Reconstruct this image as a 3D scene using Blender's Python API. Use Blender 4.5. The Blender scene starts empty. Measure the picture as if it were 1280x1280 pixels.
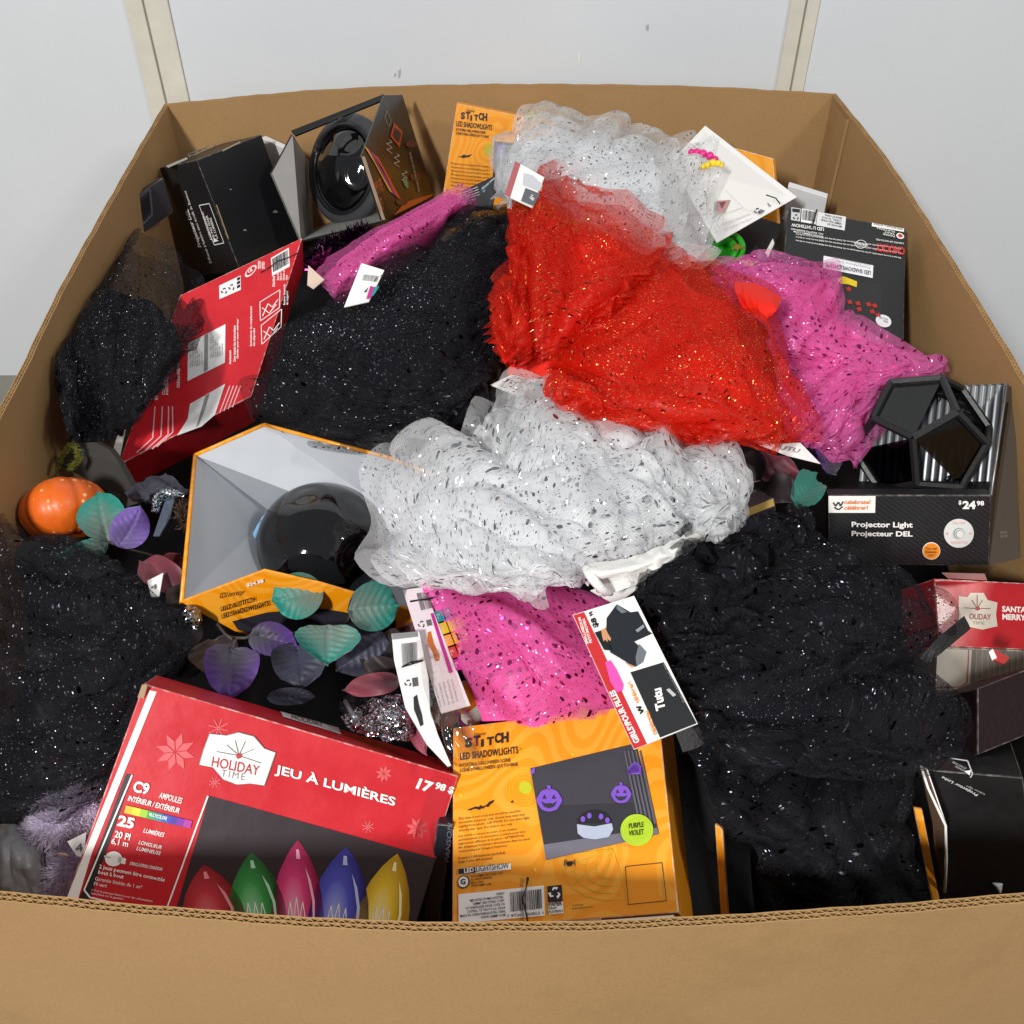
import bpy, bmesh, math, random
import numpy as np
from mathutils import Vector, Matrix

# ---------------------------------------------------------------- camera, world, lamps, exposure
SC = bpy.context.scene
COL = SC.collection
F = 1280.0; TH = math.radians(43.4); ZR = 0.62; CZ = 1.28
CAM = np.array([0.0, 0.0, CZ])
FW = np.array([0, math.cos(TH), -math.sin(TH)]); UP = np.array([0, math.sin(TH), math.cos(TH)]); RT = np.array([1.0, 0, 0])
cd = bpy.data.cameras.new('camera'); cam = bpy.data.objects.new('camera', cd); COL.objects.link(cam)
cd.sensor_width = 36; cd.lens = 36 * F / 1280; cd.clip_start = 0.02; cd.clip_end = 60
cam.location = CAM; cam.rotation_euler = (math.pi / 2 - TH, 0, 0)
SC.camera = cam
W = bpy.data.worlds.new('World'); SC.world = W; W.use_nodes = True
W.node_tree.nodes['Background'].inputs[0].default_value = (0.93, 0.96, 1.0, 1)
W.node_tree.nodes['Background'].inputs[1].default_value = 0.27
def lamp(name, loc, target, power, sx, sy, col):
    l = bpy.data.lights.new(name, 'AREA'); l.shape = 'RECTANGLE'; l.size = sx; l.size_y = sy; l.energy = power; l.color = col
    o = bpy.data.objects.new(name, l); COL.objects.link(o); o.location = loc
    d = Vector(target) - Vector(loc); o.rotation_euler = d.to_track_quat('-Z', 'Y').to_euler(); return o
lamp('ceiling_lamp', (-1.35, -2.0, 2.95), (0, 1.0, 0.5), 152, 0.16, 0.5, (1.0, 0.985, 0.96))
lamp('ceiling_lamp', (2.1, -0.3, 3.0), (0, 1.0, 0.5), 34, 0.14, 0.5, (1.0, 0.97, 0.92))
SC.view_settings.view_transform = 'Standard'; SC.view_settings.look = 'None'; SC.view_settings.gamma = 1
SC.view_settings.exposure = 0.0; SC.view_settings.use_curve_mapping = False
SC.cycles.use_denoising = True
SC.cycles.max_bounces = 8; SC.cycles.transparent_max_bounces = 24
SC.cycles.sample_clamp_indirect = 4

# ---------------------------------------------------------------- geometry helpers
rng = np.random.default_rng(7); random.seed(7)
def ray(px, py): return FW + RT * (px - 640) / F - UP * (py - 640) / F
def at(px, py, z):
    d = ray(px, py); return CAM + d * ((z - CZ) / d[2])
def unit(v):
    v = np.asarray(v, float); return v / (np.linalg.norm(v) + 1e-12)
def crop(x0, y0, s): return lambda x, y: (x0 + x / s, y0 + y / s)
def link(o, parent=None):
    COL.objects.link(o)
    if parent is not None: o.parent = parent
    return o
def tag(o, label=None, cat=None, group=None, kind=None):
    if label: o['label'] = label
    if cat: o['category'] = cat
    if group: o['group'] = group
    if kind: o['kind'] = kind
    return o
def thing(name, label, cat, loc, group=None):
    o = bpy.data.objects.new(name, None); o.empty_display_size = 0.02; COL.objects.link(o); o.location = tuple(loc)
    return tag(o, label, cat, group)
def mesh(name, verts, faces, mats, parent=None, smooth=False, midx=None, uv=None):
    """verts in world space; parents are unrotated empties so only the parent's location is taken off"""
    off = np.array(parent_loc(parent))
    me = bpy.data.meshes.new(name)
    me.from_pydata([tuple(np.asarray(v, float) - off) for v in verts], [], [tuple(int(i) for i in f) for f in faces])
    for m in (mats if isinstance(mats, (list, tuple)) else [mats]): me.materials.append(m)
    if midx is not None: me.polygons.foreach_set('material_index', list(midx))
    if smooth: me.polygons.foreach_set('use_smooth', [True] * len(me.polygons))
    if uv is not None:
        l = me.uv_layers.new(name='UVMap'); idx = np.empty(len(me.loops), int); me.loops.foreach_get('vertex_index', idx)
        l.data.foreach_set('uv', np.asarray(uv, float)[idx].ravel())
    me.update()
    return link(bpy.data.objects.new(name, me), parent)
def parent_loc(p):
    s = np.zeros(3)
    while p is not None: s = s + np.array(p.location); p = p.parent
    return s
def bm_obj(name, bm, mats, parent=None, smooth=False):
    off = parent_loc(parent)
    bmesh.ops.translate(bm, verts=bm.verts, vec=Vector(-off))
    me = bpy.data.meshes.new(name); bm.to_mesh(me); bm.free()
    for m in (mats if isinstance(mats, (list, tuple)) else [mats]): me.materials.append(m)
    if smooth: me.polygons.foreach_set('use_smooth', [True] * len(me.polygons))
    return link(bpy.data.objects.new(name, me), parent)
def cr(P, n):
    """Catmull-Rom resample of points P (k,3) to n"""
    P = np.asarray(P, float); k = len(P)
    Q = np.vstack([2 * P[0] - P[1], P, 2 * P[-1] - P[-2]])
    t = np.linspace(0, k - 1 - 1e-9, n); i = t.astype(int); f = (t - i)[:, None]
    a, b, c, d = Q[i], Q[i + 1], Q[i + 2], Q[i + 3]
    return 0.5 * (2 * b + (c - a) * f + (2 * a - 5 * b + 4 * c - d) * f ** 2 + (3 * b - a - 3 * c + d) * f ** 3)
def tube_data(path, r, seg=8, close=True):
    path = np.asarray(path, float); n = len(path); rr = np.broadcast_to(np.asarray(r, float), (n,))
    V = []; Fc = []; up = np.array([0.13, 0.21, 0.97])
    for i in range(n):
        t = unit(path[min(i + 1, n - 1)] - path[max(i - 1, 0)]); a = unit(np.cross(t, up)); b = np.cross(t, a)
        for k in range(seg):
            an = 2 * math.pi * k / seg; V.append(path[i] + rr[i] * (a * math.cos(an) + b * math.sin(an)))
    for i in range(n - 1):
        for k in range(seg):
            Fc.append((i * seg + k, i * seg + (k + 1) % seg, (i + 1) * seg + (k + 1) % seg, (i + 1) * seg + k))
    if close: Fc.append(tuple(range(seg))[::-1]); Fc.append(tuple((n - 1) * seg + k for k in range(seg)))
    return V, Fc
def tube(name, path, r, mat, parent=None, seg=8): 
    V, Fc = tube_data(path, r, seg); return mesh(name, V, Fc, mat, parent, True)
def multi(name, parts, mat, parent=None, smooth=True):
    V = []; Fc = []
    for v, f in parts:
        o = len(V); V += list(v); Fc += [tuple(i + o for i in q) for q in f]
    return mesh(name, V, Fc, mat, parent, smooth)
def slab(name, pts, thick, mats, parent=None, fan=False):
    """polygon sheet (world points, roughly planar) with thickness away from the camera; mats [front, back, edge]"""
    P = [np.asarray(p, float) for p in pts]; n = len(P)
    nr = np.zeros(3)
    for i in range(n): nr += np.cross(P[i], P[(i + 1) % n])
    nr = unit(nr)
    if np.dot(nr, CAM - P[0]) < 0: P = P[::-1]; nr = -nr
    V = P + [p - nr * thick for p in P]
    Fc = [tuple(range(n)), tuple(range(2 * n - 1, n - 1, -1))] + [(i, i + n, (i + 1) % n + n, (i + 1) % n) for i in range(n)]
    if not isinstance(mats, (list, tuple)): mats = [mats] * 3
    if fan:
        tf = [(0, i, i + 1) for i in range(1, n - 1)]; Fc = tf + [(c + n, b + n, a + n) for a, b, c in tf] + Fc[2:]
        return mesh(name, V, Fc, mats, parent, False, [0] * (n - 2) + [1] * (n - 2) + [2] * n)
    return mesh(name, V, Fc, mats, parent, False, [0, 1] + [2] * n)

# ---------------------------------------------------------------- materials
def lin(h):
    h = h.lstrip('#'); o = []
    for i in (0, 2, 4):
        c = int(h[i:i + 2], 16) / 255; o.append(c / 12.92 if c <= 0.04045 else ((c + 0.055) / 1.055) ** 2.4)
    return (*o, 1)
MATS = {}
class NT:
    def __init__(s, name):
        s.m = bpy.data.materials.new(name); s.m.use_nodes = True; s.t = s.m.node_tree; s.t.nodes.clear()
        s.out = s.t.nodes.new('ShaderNodeOutputMaterial')
    def n(s, typ, ins=None, **kw):
        x = s.t.nodes.new('ShaderNode' + typ)
        for k, v in kw.items(): setattr(x, k, v)
        for k, v in (ins or {}).items():
            if hasattr(v, 'is_output') or isinstance(v, bpy.types.NodeSocket): s.t.links.new(v, x.inputs[k])
            else: x.inputs[k].default_value = v
        return x
    def math(s, op, a, b=0.0, c=0.0):
        x = s.n('Math', {0: a, 1: b}, operation=op)
        if op in ('MULTIPLY_ADD', 'SMOOTH_MIN'): 
            if isinstance(c, bpy.types.NodeSocket): s.t.links.new(c, x.inputs[2])
            else: x.inputs[2].default_value = c
        return x.outputs[0]
    def mix(s, f, a, b): 
        x = s.t.nodes.new('ShaderNodeMix'); x.data_type = 'RGBA'
        for k, v in ((0, f), (6, a), (7, b)):
            if isinstance(v, bpy.types.NodeSocket): s.t.links.new(v, x.inputs[k])
            else: x.inputs[k].default_value = v
        return x.outputs[2]
    def done(s, sock): s.t.links.new(sock, s.out.inputs[0]); return s.m
def mat(name, col, rough=0.5, metal=0.0, spec=0.5, coat=0.0, bump=0.0, bscale=60.0, mottle=0.0, mscale=18.0, emit=None, trans=0.0, sheen=0.0, alpha=1.0):
    if name in MATS: return MATS[name]
    t = NT(name); c = lin(col) if isinstance(col, str) else (*col, 1)
    p = t.n('BsdfPrincipled', {'Base Color': c, 'Roughness': rough, 'Metallic': metal, 'Specular IOR Level': spec, 'Coat Weight': coat, 'Transmission Weight': trans, 'Sheen Weight': sheen, 'Alpha': alpha})
    if mottle or bump:
        g = t.n('TexCoord').outputs['Object']
    if mottle:
        nz = t.n('TexNoise', {'Vector': g, 'Scale': mscale, 'Detail': 6.0, 'Roughness': 0.65})
        f = t.n('MapRange', {0: nz.outputs[0], 1: 0.3, 2: 0.7, 3: 1 - mottle, 4: 1 + mottle * 0.6}).outputs[0]
        mm = t.n('Mix', data_type='RGBA', blend_type='MULTIPLY'); mm.inputs[0].default_value = 1; mm.inputs[6].default_value = c; t.t.links.new(f, mm.inputs[7])
        t.t.links.new(mm.outputs[2], p.inputs['Base Color'])
        r = t.n('MapRange', {0: nz.outputs[0], 1: 0.3, 2: 0.7, 3: rough * 0.8, 4: min(1, rough * 1.2)}).outputs[0]; t.t.links.new(r, p.inputs['Roughness'])
    if bump:
        nb = t.n('TexNoise', {'Vector': g, 'Scale': bscale, 'Detail': 4.0})
        b = t.n('Bump', {'Height': nb.outputs[0], 'Strength': bump, 'Distance': 0.01}); t.t.links.new(b.outputs[0], p.inputs['Normal'])
    MATS[name] = t.done(p.outputs[0]); return MATS[name]
def card(col, name=None, rough=0.36):      # printed coated board: slight waviness, scuffs
    return mat(name or 'board_' + col, col, rough, coat=0.12, bump=0.10, bscale=22, mottle=0.07, mscale=30)
def ink(col): return mat('ink_' + col, col, 0.42, bump=0.08, bscale=22)

# ---------------------------------------------------------------- cartons with printed faces
class Face:
    def __init__(s, O, U, V, parent, lift=0.0006):
        s.O, s.U, s.V, s.p = np.asarray(O, float), np.asarray(U, float), np.asarray(V, float), parent
        n = unit(np.cross(s.U, s.V)); s.N = n if np.dot(n, CAM - s.O) > 0 else -n
        s.l = lift
    def uv(s, px, py):                     # where the sight line through a photo point meets the face
        d = ray(px, py); t = np.dot(s.O - CAM, s.N) / np.dot(d, s.N); P = CAM + d * t - s.O
        A = np.stack([s.U, s.V], 1); return np.linalg.lstsq(A, P, rcond=None)[0]
    def pos(s, u, v, k=0): return s.O + s.U * u + s.V * v + s.N * (s.l * k)
    def poly(s, name, uvs, m, k=1, uvm=None):
        P = [s.pos(u, v, k) for u, v in uvs]; n = len(P)
        f = tuple(range(n)); nr = sum((np.cross(P[i], P[(i + 1) % n]) for i in range(n)), np.zeros(3))
        if np.dot(nr, s.N) < 0: f = f[::-1]
        return mesh(name, P, [f], m, s.p, uv=uvm or [(0, 0)] * n)
    def pp(s, name, pxs, m, k=1, uvm=None): return s.poly(name, [s.uv(*q) for q in pxs], m, k, uvm)
    def rect(s, name, u0, v0, u1, v1, m, k=1): return s.poly(name, [(u0, v0), (u1, v0), (u1, v1), (u0, v1)], m, k)
    def disc(s, name, c, rx, ry, m, k=1, n=32, a0=0):
        return s.poly(name, [(c[0] + rx * math.cos(a0 + 2 * math.pi * i / n), c[1] + ry * math.sin(a0 + 2 * math.pi * i / n)) for i in range(n)], m, k)
    def strokes(s, name, lines, w, m, k=1):
        """thin printed lines; each line a list of uv points, w in metres"""
        V = []; Fc = []
        for L in lines:
            P = [s.pos(u, v, k) for u, v in L]
            for a, b in zip(P[:-1], P[1:]):
                d = unit(b - a); q = np.cross(s.N, d) * w / 2; i = len(V)
                V += [a - q, b - q, b + q, a + q]; Fc.append((i, i + 1, i + 2, i + 3))
        return mesh(name, V, Fc, m, s.p)
    def text(s, body, bl, br, tl, m, k=2, bold=0.0, shear=0.0, space=1.0, align='LEFT', uvspace=False, name='lettering', line=1.0):
        if not uvspace: bl, br, tl = (s.uv(*q) for q in (bl, br, tl))
        else: bl, br, tl = (np.array(q, float) for q in (bl, br, tl))
        v, f = glyphs(body, bold, shear, space, align, line)
        P = [s.pos(*(bl + (br - bl) * a + (tl - bl) * b), k) for a, b in v]
        if len(f):
            a, b, c = (P[i] for i in f[0][:3])
            if np.dot(np.cross(b - a, c - a), s.N) < 0: f = [q[::-1] for q in f]
        return mesh(name, P, f, m, s.p)
    def barcode(s, pxs, seed=1, k=2, white=True, n=30, m=None):
        """four photo points tl,tr,br,bl"""
        q = [s.uv(*p) for p in pxs]
        if white: s.poly('label_patch', q, ink('#f2f1ee'), k)
        r = random.Random(seed); V = []; Fc = []; x = 0.06
        L = lambda a, b, t: a + (b - a) * t
        while x < 0.94:
            w = r.choice([0.012, 0.012, 0.02, 0.03]); a0, a1 = L(q[0], q[1], x), L(q[0], q[1], x + w); b0, b1 = L(q[3], q[2], x), L(q[3], q[2], x + w)
            t0, t1 = 0.08, 0.84; i = len(V)
            V += [s.pos(*L(a0, b0, t0), k + 1), s.pos(*L(a1, b1, t0), k + 1), s.pos(*L(a1, b1, t1), k + 1), s.pos(*L(a0, b0, t1), k + 1)]
            Fc.append((i, i + 1, i + 2, i + 3)); x += w + r.choice([0.012, 0.018, 0.026])
        return mesh('barcode', V, Fc, m or ink('#151515'), s.p)
GLY = {}
def glyphs(body, bold, shear, space, align, line):
    key = (body, bold, shear, space, align, line)
    if key not in GLY:
        c = bpy.data.curves.new('lettering', 'FONT'); c.body = body; c.size = 1; c.offset = bold; c.shear = shear; c.space_character = space; c.align_x = align; c.space_line = line
        c.resolution_u = 3 if len(body) < 40 else 1; c.fill_mode = 'FRONT'
        o = bpy.data.objects.new('lettering', c); me = bpy.data.meshes.new_from_object(o)
        v = np.array([(x.co.x, x.co.y) for x in me.vertices]).reshape(-1, 2); f = [tuple(p.vertices) for p in me.polygons]
        bpy.data.objects.remove(o); bpy.data.curves.remove(c); bpy.data.meshes.remove(me)
        if len(v): mn, mx = v.min(0), v.max(0); v = (v - mn) / (mx - mn + 1e-9)
        GLY[key] = (v, f)
    return GLY[key]
def worn(col):
    nm = 'worn_' + col
    if nm in MATS: return MATS[nm]
    t = NT(nm); g = t.n('TexCoord').outputs['Object']
    nz = t.n('TexNoise', {'Vector': g, 'Scale': 140.0, 'Detail': 5.0}); f = t.n('MapRange', {0: nz.outputs[0], 1: 0.45, 2: 0.66, 3: 0.12, 4: 0.85}).outputs[0]
    p = t.n('BsdfPrincipled', {'Base Color': t.mix(f, lin(col), lin('#d9cfc2' if max(lin(col)[:3]) > .08 else '#6b6660')), 'Roughness': 0.6}); MATS[nm] = t.done(p.outputs[0]); return MATS[nm]
def box_mesh(name, O, U, V, N, m_face, m_edge, parent, bev=0.0011):
    bm = bmesh.new()
    c = {}
    for a in (0, 1):
        for b in (0, 1):
            for d in (0, 1): c[a, b, d] = bm.verts.new(O + U * a + V * b + N * d)
    for q in (((0,0,0),(0,1,0),(1,1,0),(1,0,0)), ((0,0,1),(1,0,1),(1,1,1),(0,1,1)), ((0,0,0),(1,0,0),(1,0,1),(0,0,1)), ((0,1,0),(0,1,1),(1,1,1),(1,1,0)), ((0,0,0),(0,0,1),(0,1,1),(0,1,0)), ((1,0,0),(1,1,0),(1,1,1),(1,0,1))):
        bm.faces.new([c[k] for k in q])
    bmesh.ops.recalc_face_normals(bm, faces=bm.faces)
    r = bmesh.ops.bevel(bm, geom=list(bm.edges), offset=bev, segments=2, profile=0.5, affect='EDGES')
    for f in r['faces']: f.material_index = 1
    return bm_obj(name, bm, [m_face, m_edge], parent)
class Carton:
    """closed carton: O = top left of the printed face, U along it, V down it, N into the box (full edge vectors)"""
    def __init__(s, name, label, O, U, V, N, col, cat='box', group=None, mface=None, bev=0.0011):
        s.O, s.U, s.V, s.N = (np.asarray(x, float) for x in (O, U, V, N))
        cen = s.O + (s.U + s.V + s.N) / 2; lo = min((s.O + s.U * a + s.V * b + s.N * d)[2] for a in (0, 1) for b in (0, 1) for d in (0, 1))
        s.e = thing(name, label, cat, (cen[0], cen[1], lo), group)
        s.body = box_mesh('carton_body', s.O, s.U, s.V, s.N, mface or card(col), worn(col), s.e, bev)
        b_ = s.body; s.front = Face(s.O, s.U, s.V, b_)
        s.top = Face(s.O + s.N, s.U, -s.N, b_); s.left = Face(s.O + s.N, -s.N, s.V, b_); s.right = Face(s.O + s.U, s.N, s.V, b_)
    @staticmethod
    def frame(TL, U, V, N, w, h, d): return np.array(TL), np.array(unit(U)) * w, np.array(unit(V)) * h, np.array(unit(N)) * d
    @staticmethod
    def three(a, b, c, depth):
        A, B, D = at(*a), at(*b), at(*c); n = unit(np.cross(B - A, D - A))
        if np.dot(n, A - CAM) < 0: n = -n
        return A, B - A, D - A, n * depth

# ================================================================ THE SETTING
def wall_mat():
    t = NT('painted_wall'); g = t.n('TexCoord').outputs['Object']
    n1 = t.n('TexNoise', {'Vector': g, 'Scale': 2.2, 'Detail': 5.0, 'Roughness': 0.6}).outputs[0]
    n2 = t.n('TexNoise', {'Vector': g, 'Scale': 55.0, 'Detail': 3.0}).outputs[0]
    mp = t.n('Mapping', {'Vector': g, 'Scale': (9.0, 1.0, 1.3), 'Rotation': (0, 0.5, 0)})
    n3 = t.n('TexNoise', {'Vector': mp.outputs[0], 'Scale': 2.5, 'Detail': 8.0, 'Roughness': 0.75}).outputs[0]
    sc = t.n('MapRange', {0: n3, 1: 0.68, 2: 0.76, 3: 0.0, 4: 0.45}).outputs[0]
    c = t.mix(n1, lin('#cdd2d7'), lin('#dbdfe2')); c = t.mix(sc, c, lin('#a5a5a0'))
    p = t.n('BsdfPrincipled', {'Base Color': c, 'Roughness': 0.5})
    b = t.n('Bump', {'Height': n2, 'Strength': 0.05, 'Distance': 0.004}); t.t.links.new(b.outputs[0], p.inputs['Normal'])
    return t.done(p.outputs[0])
YW = 1.775
M_WALL = wall_mat()
wall = mesh('wall_back', [(-4, YW, -0.02), (4, YW, -0.02), (4, YW, 3.2), (-4, YW, 3.2)], [(0, 1, 2, 3)], M_WALL); tag(wall, 'pale grey painted wall of smooth panels behind the carton', kind='structure')
M_STRIP = mat('strip_paint', '#d3cfc2', 0.5, mottle=0.10, mscale=14, bump=0.05)
M_GAP = mat('strip_gap', '#8d8878', 0.8)
for xs, w1, w2 in ((-0.597, 0.031, 0.040), (0.477, 0.026, 0.022)):
    st = thing('wall_strip', 'cream batten strip over the wall seam %s' % ('above the rear left corner of the carton' if xs < 0 else 'above the rear right corner of the carton'), 'wall strip', (xs, YW, 0), 'cream strips on the wall seams')
    for x0, x1 in ((xs - w1, xs - 0.0016), (xs + 0.0016, xs + w2)):
        bm = bmesh.new(); bmesh.ops.create_cube(bm, size=1); bmesh.ops.scale(bm, vec=(x1 - x0, 0.005, 3.2), verts=bm.verts); bmesh.ops.translate(bm, vec=((x0 + x1) / 2, YW - 0.0025, 1.58), verts=bm.verts)
        bmesh.ops.bevel(bm, geom=list(bm.edges), offset=0.001, segments=1, affect='EDGES'); bm_obj('batten', bm, M_STRIP, st)
    mesh('seam', [(xs - .0022, YW - .002, 0), (xs + .0022, YW - .002, 0), (xs + .0022, YW - .002, 3.18), (xs - .0022, YW - .002, 3.18)], [(0, 1, 2, 3)], M_GAP, st)
M_SCUF = mat('wall_scuff', '#aeb0b0', .6); M_SCUF2 = mat('wall_scratch', '#e6e6e2', .6)
for k_, (pts, m_) in enumerate(((((498, 88), (501, 86), (500, 97), (498, 98)), M_SCUF), (((493, 92), (495, 91), (495, 96), (493, 96)), M_SCUF), (((807, 32), (811, 30), (811, 37), (808, 39)), M_SCUF), (((722, 66), (725, 65), (725, 78), (723, 79)), M_SCUF2),)):
    P_ = []
    for p in pts: d_ = ray(*p); P_.append(CAM + d_ * ((YW - .001) / d_[1]))
    o = mesh('scuff_mark', P_, [(0, 1, 2, 3)], m_, wall)
fl = mesh('floor', [(-4, -4, 0), (4, -4, 0), (4, 2.0, 0), (-4, 2.0, 0)], [(0, 1, 2, 3)], mat('concrete_floor', '#8f8b80', 0.6, mottle=0.2, mscale=6, bump=0.1)); tag(fl, 'dull grey concrete floor under the carton', kind='structure')

# ================================================================ THE BIG CARTON
def kraft(name, col, lines):
    t = NT(name); tc = t.n('TexCoord'); g = tc.outputs['Object']
    n1 = t.n('TexNoise', {'Vector': g, 'Scale': 7.0, 'Detail': 6.0, 'Roughness': 0.65}).outputs[0]
    n2 = t.n('TexNoise', {'Vector': g, 'Scale': 420.0, 'Detail': 2.0}).outputs[0]
    mp = t.n('Mapping', {'Vector': g, 'Scale': (160.0, 160.0, 1.5)}); n3 = t.n('TexNoise', {'Vector': mp.outputs[0], 'Scale': 1.0, 'Detail': 2.0}).outputs[0]
    c = t.mix(n1, lin(col), lin('#a07d50')); c = t.mix(t.n('MapRange', {0: n2, 1: 0.4, 2: 0.75, 3: 0.0, 4: 0.22}).outputs[0], c, lin('#7a5830'))
    mq = t.n('Mapping', {'Vector': g, 'Scale': (3.0, 3.0, 26.0), 'Rotation': (0.2, 0.35, 0)}); n4 = t.n('TexNoise', {'Vector': mq.outputs[0], 'Scale': 2.0, 'Detail': 9.0, 'Roughness': 0.8}).outputs[0]
    c = t.mix(t.n('MapRange', {0: n4, 1: 0.64, 2: 0.74, 3: 0.0, 4: 0.35}).outputs[0], c, lin('#c9ab80')); n5 = t.n('TexNoise', {'Vector': g, 'Scale': 3.3, 'Detail': 7.0, 'Roughness': 0.7}).outputs[0]
    c = t.mix(t.n('MapRange', {0: n5, 1: 0.56, 2: 0.75, 3: 0.0, 4: 0.45}).outputs[0], c, lin('#80613a'))
    p = t.n('BsdfPrincipled', {'Base Color': c, 'Roughness': 0.62, 'Specular IOR Level': 0.35})
    h = t.math('ADD', t.math('MULTIPLY', n3, lines), t.math('MULTIPLY', n2, 0.15))
    b = t.n('Bump', {'Height': h, 'Strength': 0.25, 'Distance': 0.002}); t.t.links.new(b.outputs[0], p.inputs['Normal'])
    return t.done(p.outputs[0])
M_KR = kraft('kraft_board', '#ae8b60', 0.6); M_KRE = mat('kraft_flute', '#b08d5c', 0.8, mottle=0.12, mscale=200)
RIM = {'back': [(-.564, 1.661), (-.319, 1.721), (-.054, 1.745), (.282, 1.738), (.535, 1.704)],
       'right': [(.535, 1.704), (.555, 1.453), (.560, 1.145), (.560, .918), (.553, .62), (.54, .345)],
       'front': [(.54, .345), (.342, .318), (.126, .302), (0, .298), (-.131, .301), (-.342, .319), (-.535, .345)],
       'left': [(-.535, .345), (-.54, .62), (-.539, .871), (-.552, 1.098), (-.560, 1.4), (-.564, 1.661)]}
big = thing('cardboard_carton', 'huge open brown corrugated carton holding the whole heap of goods', 'carton', (0, 1.0, 0))
TKN = 0.0070
CEN = np.array([0, 1.0])
for side, pts in RIM.items():
    P = np.array([(x, y, 0) for x, y in pts]); n = 48; Q = cr(P, n)[:, :2]; A, B = Q[0], Q[-1]
    ch = A + (B - A) * np.linspace(0, 1, n)[:, None]
    zs = np.linspace(0.003, ZR - 0.006, 9)
    nrm = np.array([-(B - A)[1], (B - A)[0]]); nrm = nrm / np.linalg.norm(nrm)
    if np.dot(nrm, CEN - A) < 0: nrm = -nrm                     # points inwards
    V = []; Fc = []
    for j, z in enumerate(zs):
        k = 1.0 if side == 'front' else (z / ZR) ** 0.35; L = ch + (Q - ch) * k
        for o in (0.0, TKN): V += [(x + nrm[0] * o, y + nrm[1] * o, z) for x, y in L]
    id_ = lambda j, o, i: j * 2 * n + o * n + i
    for j in range(len(zs) - 1):
        for i in range(n - 1):
            Fc += [(id_(j, 0, i), id_(j, 0, i + 1), id_(j + 1, 0, i + 1), id_(j + 1, 0, i)), (id_(j, 1, i), id_(j + 1, 1, i), id_(j + 1, 1, i + 1), id_(j, 1, i + 1))]
    for i in range(n - 1): Fc += [(id_(8, 0, i), id_(8, 0, i + 1), id_(8, 1, i + 1), id_(8, 1, i)), (id_(0, 0, i), id_(0, 1, i), id_(0, 1, i + 1), id_(0, 0, i + 1))]
    wallp = mesh('side_panel', V, Fc, M_KR, big, False)
    bpy.context.view_layer.update()
    # the cut rim: three liners with two rows of flutes between them
    Qf = cr(P, 3200)[:, :2]; s = np.concatenate([[0], np.cumsum(np.linalg.norm(np.diff(Qf, axis=0), axis=1))])
    def ribbon(offs, samp, z0, z1):
        ss = np.linspace(0, s[-1], samp); X = np.stack([np.interp(ss, s, Qf[:, 0]), np.interp(ss, s, Qf[:, 1])], 1)
        o = offs(ss)[:, None] * nrm; X = X + o; N_ = len(X)
        zz = ZR + 0.0005 * np.sin(ss * 61) + 0.0004 * np.sin(ss * 173 + 1)
        vv = [(x, y, z0) for x, y in X] + [(X[i, 0], X[i, 1], zz[i] + z1) for i in range(N_)]
        return vv, [(i, i + 1, N_ + i + 1, N_ + i) for i in range(N_ - 1)]
    parts = []
    for o0, o1 in ((0, .0008), (.0031, .0038), (.0062, .0070)):
        a = ribbon(lambda q: np.full_like(q, o0), 60, ZR - .0065, 0); b = ribbon(lambda q: np.full_like(q, o1), 60, ZR - .0065, 0)
        va, fa = a; vb, fb = b; N_ = 60
        parts.append((va + vb, fa + [(x + 120, w + 120, z + 120, y + 120) for x, y, z, w in fb] + [(N_ + i, N_ + i + 1, 180 + i + 1, 180 + i) for i in range(59)]))
    multi('rim_liner', parts, M_KR, big, False)
    per = int(s[-1] / 0.0072)
    tri = lambda q, ph: 0.5 + 0.5 * np.sin(q / s[-1] * per * 2 * math.pi + ph)
    def flute(lo, hi, ph, nn):
        va, fa = ribbon(lambda q: lo + (hi - lo) * tri(q, ph), nn, ZR - .0065, -.0004); vb, fb = ribbon(lambda q: lo + .0005 + (hi - lo) * tri(q, ph), nn, ZR - .0065, -.0004); o2 = 2 * nn
        return va + vb, fa + [(x + o2, w + o2, z + o2, y + o2) for x, y, z, w in fb] + [(nn + i, nn + i + 1, o2 + nn + i + 1, o2 + nn + i) for i in range(nn - 1)]
    fl1, fl2 = flute(.0007, .0027, 0, per * 8), flute(.0037, .0058, 2.0, per * 8)
    o = multi('rim_flutes', [fl1, fl2], M_KRE, big, False); tag(o, kind='stuff')
# glued joint flap inside the right wall next to the rear corner
def rightwall(t, z, o):
    P = np.array([(x, y, 0) for x, y in RIM['right']]); Q = cr(P, 200)[:, :2]; q = Q[int(t * 199)]; ch = Q[0] + (Q[-1] - Q[0]) * t
    q = ch + (q - ch) * (z / ZR) ** 0.35; return (q[0] - TKN - o, q[1] - TKN * 0.5, z)
zz = np.linspace(.2, ZR - .004, 6); V = []; Fc = []
for z in zz: V += [rightwall(.012, z, .0012), rightwall(.045, z, .004), rightwall(.078, z, .005), rightwall(.078, z, .0005)]
for j in range(5):
    for i in range(3): Fc.append((j * 4 + i, j * 4 + i + 1, j * 4 + 5 + i, j * 4 + 4 + i))
mesh('joint_flap', V, Fc, M_KR, big)

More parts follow.
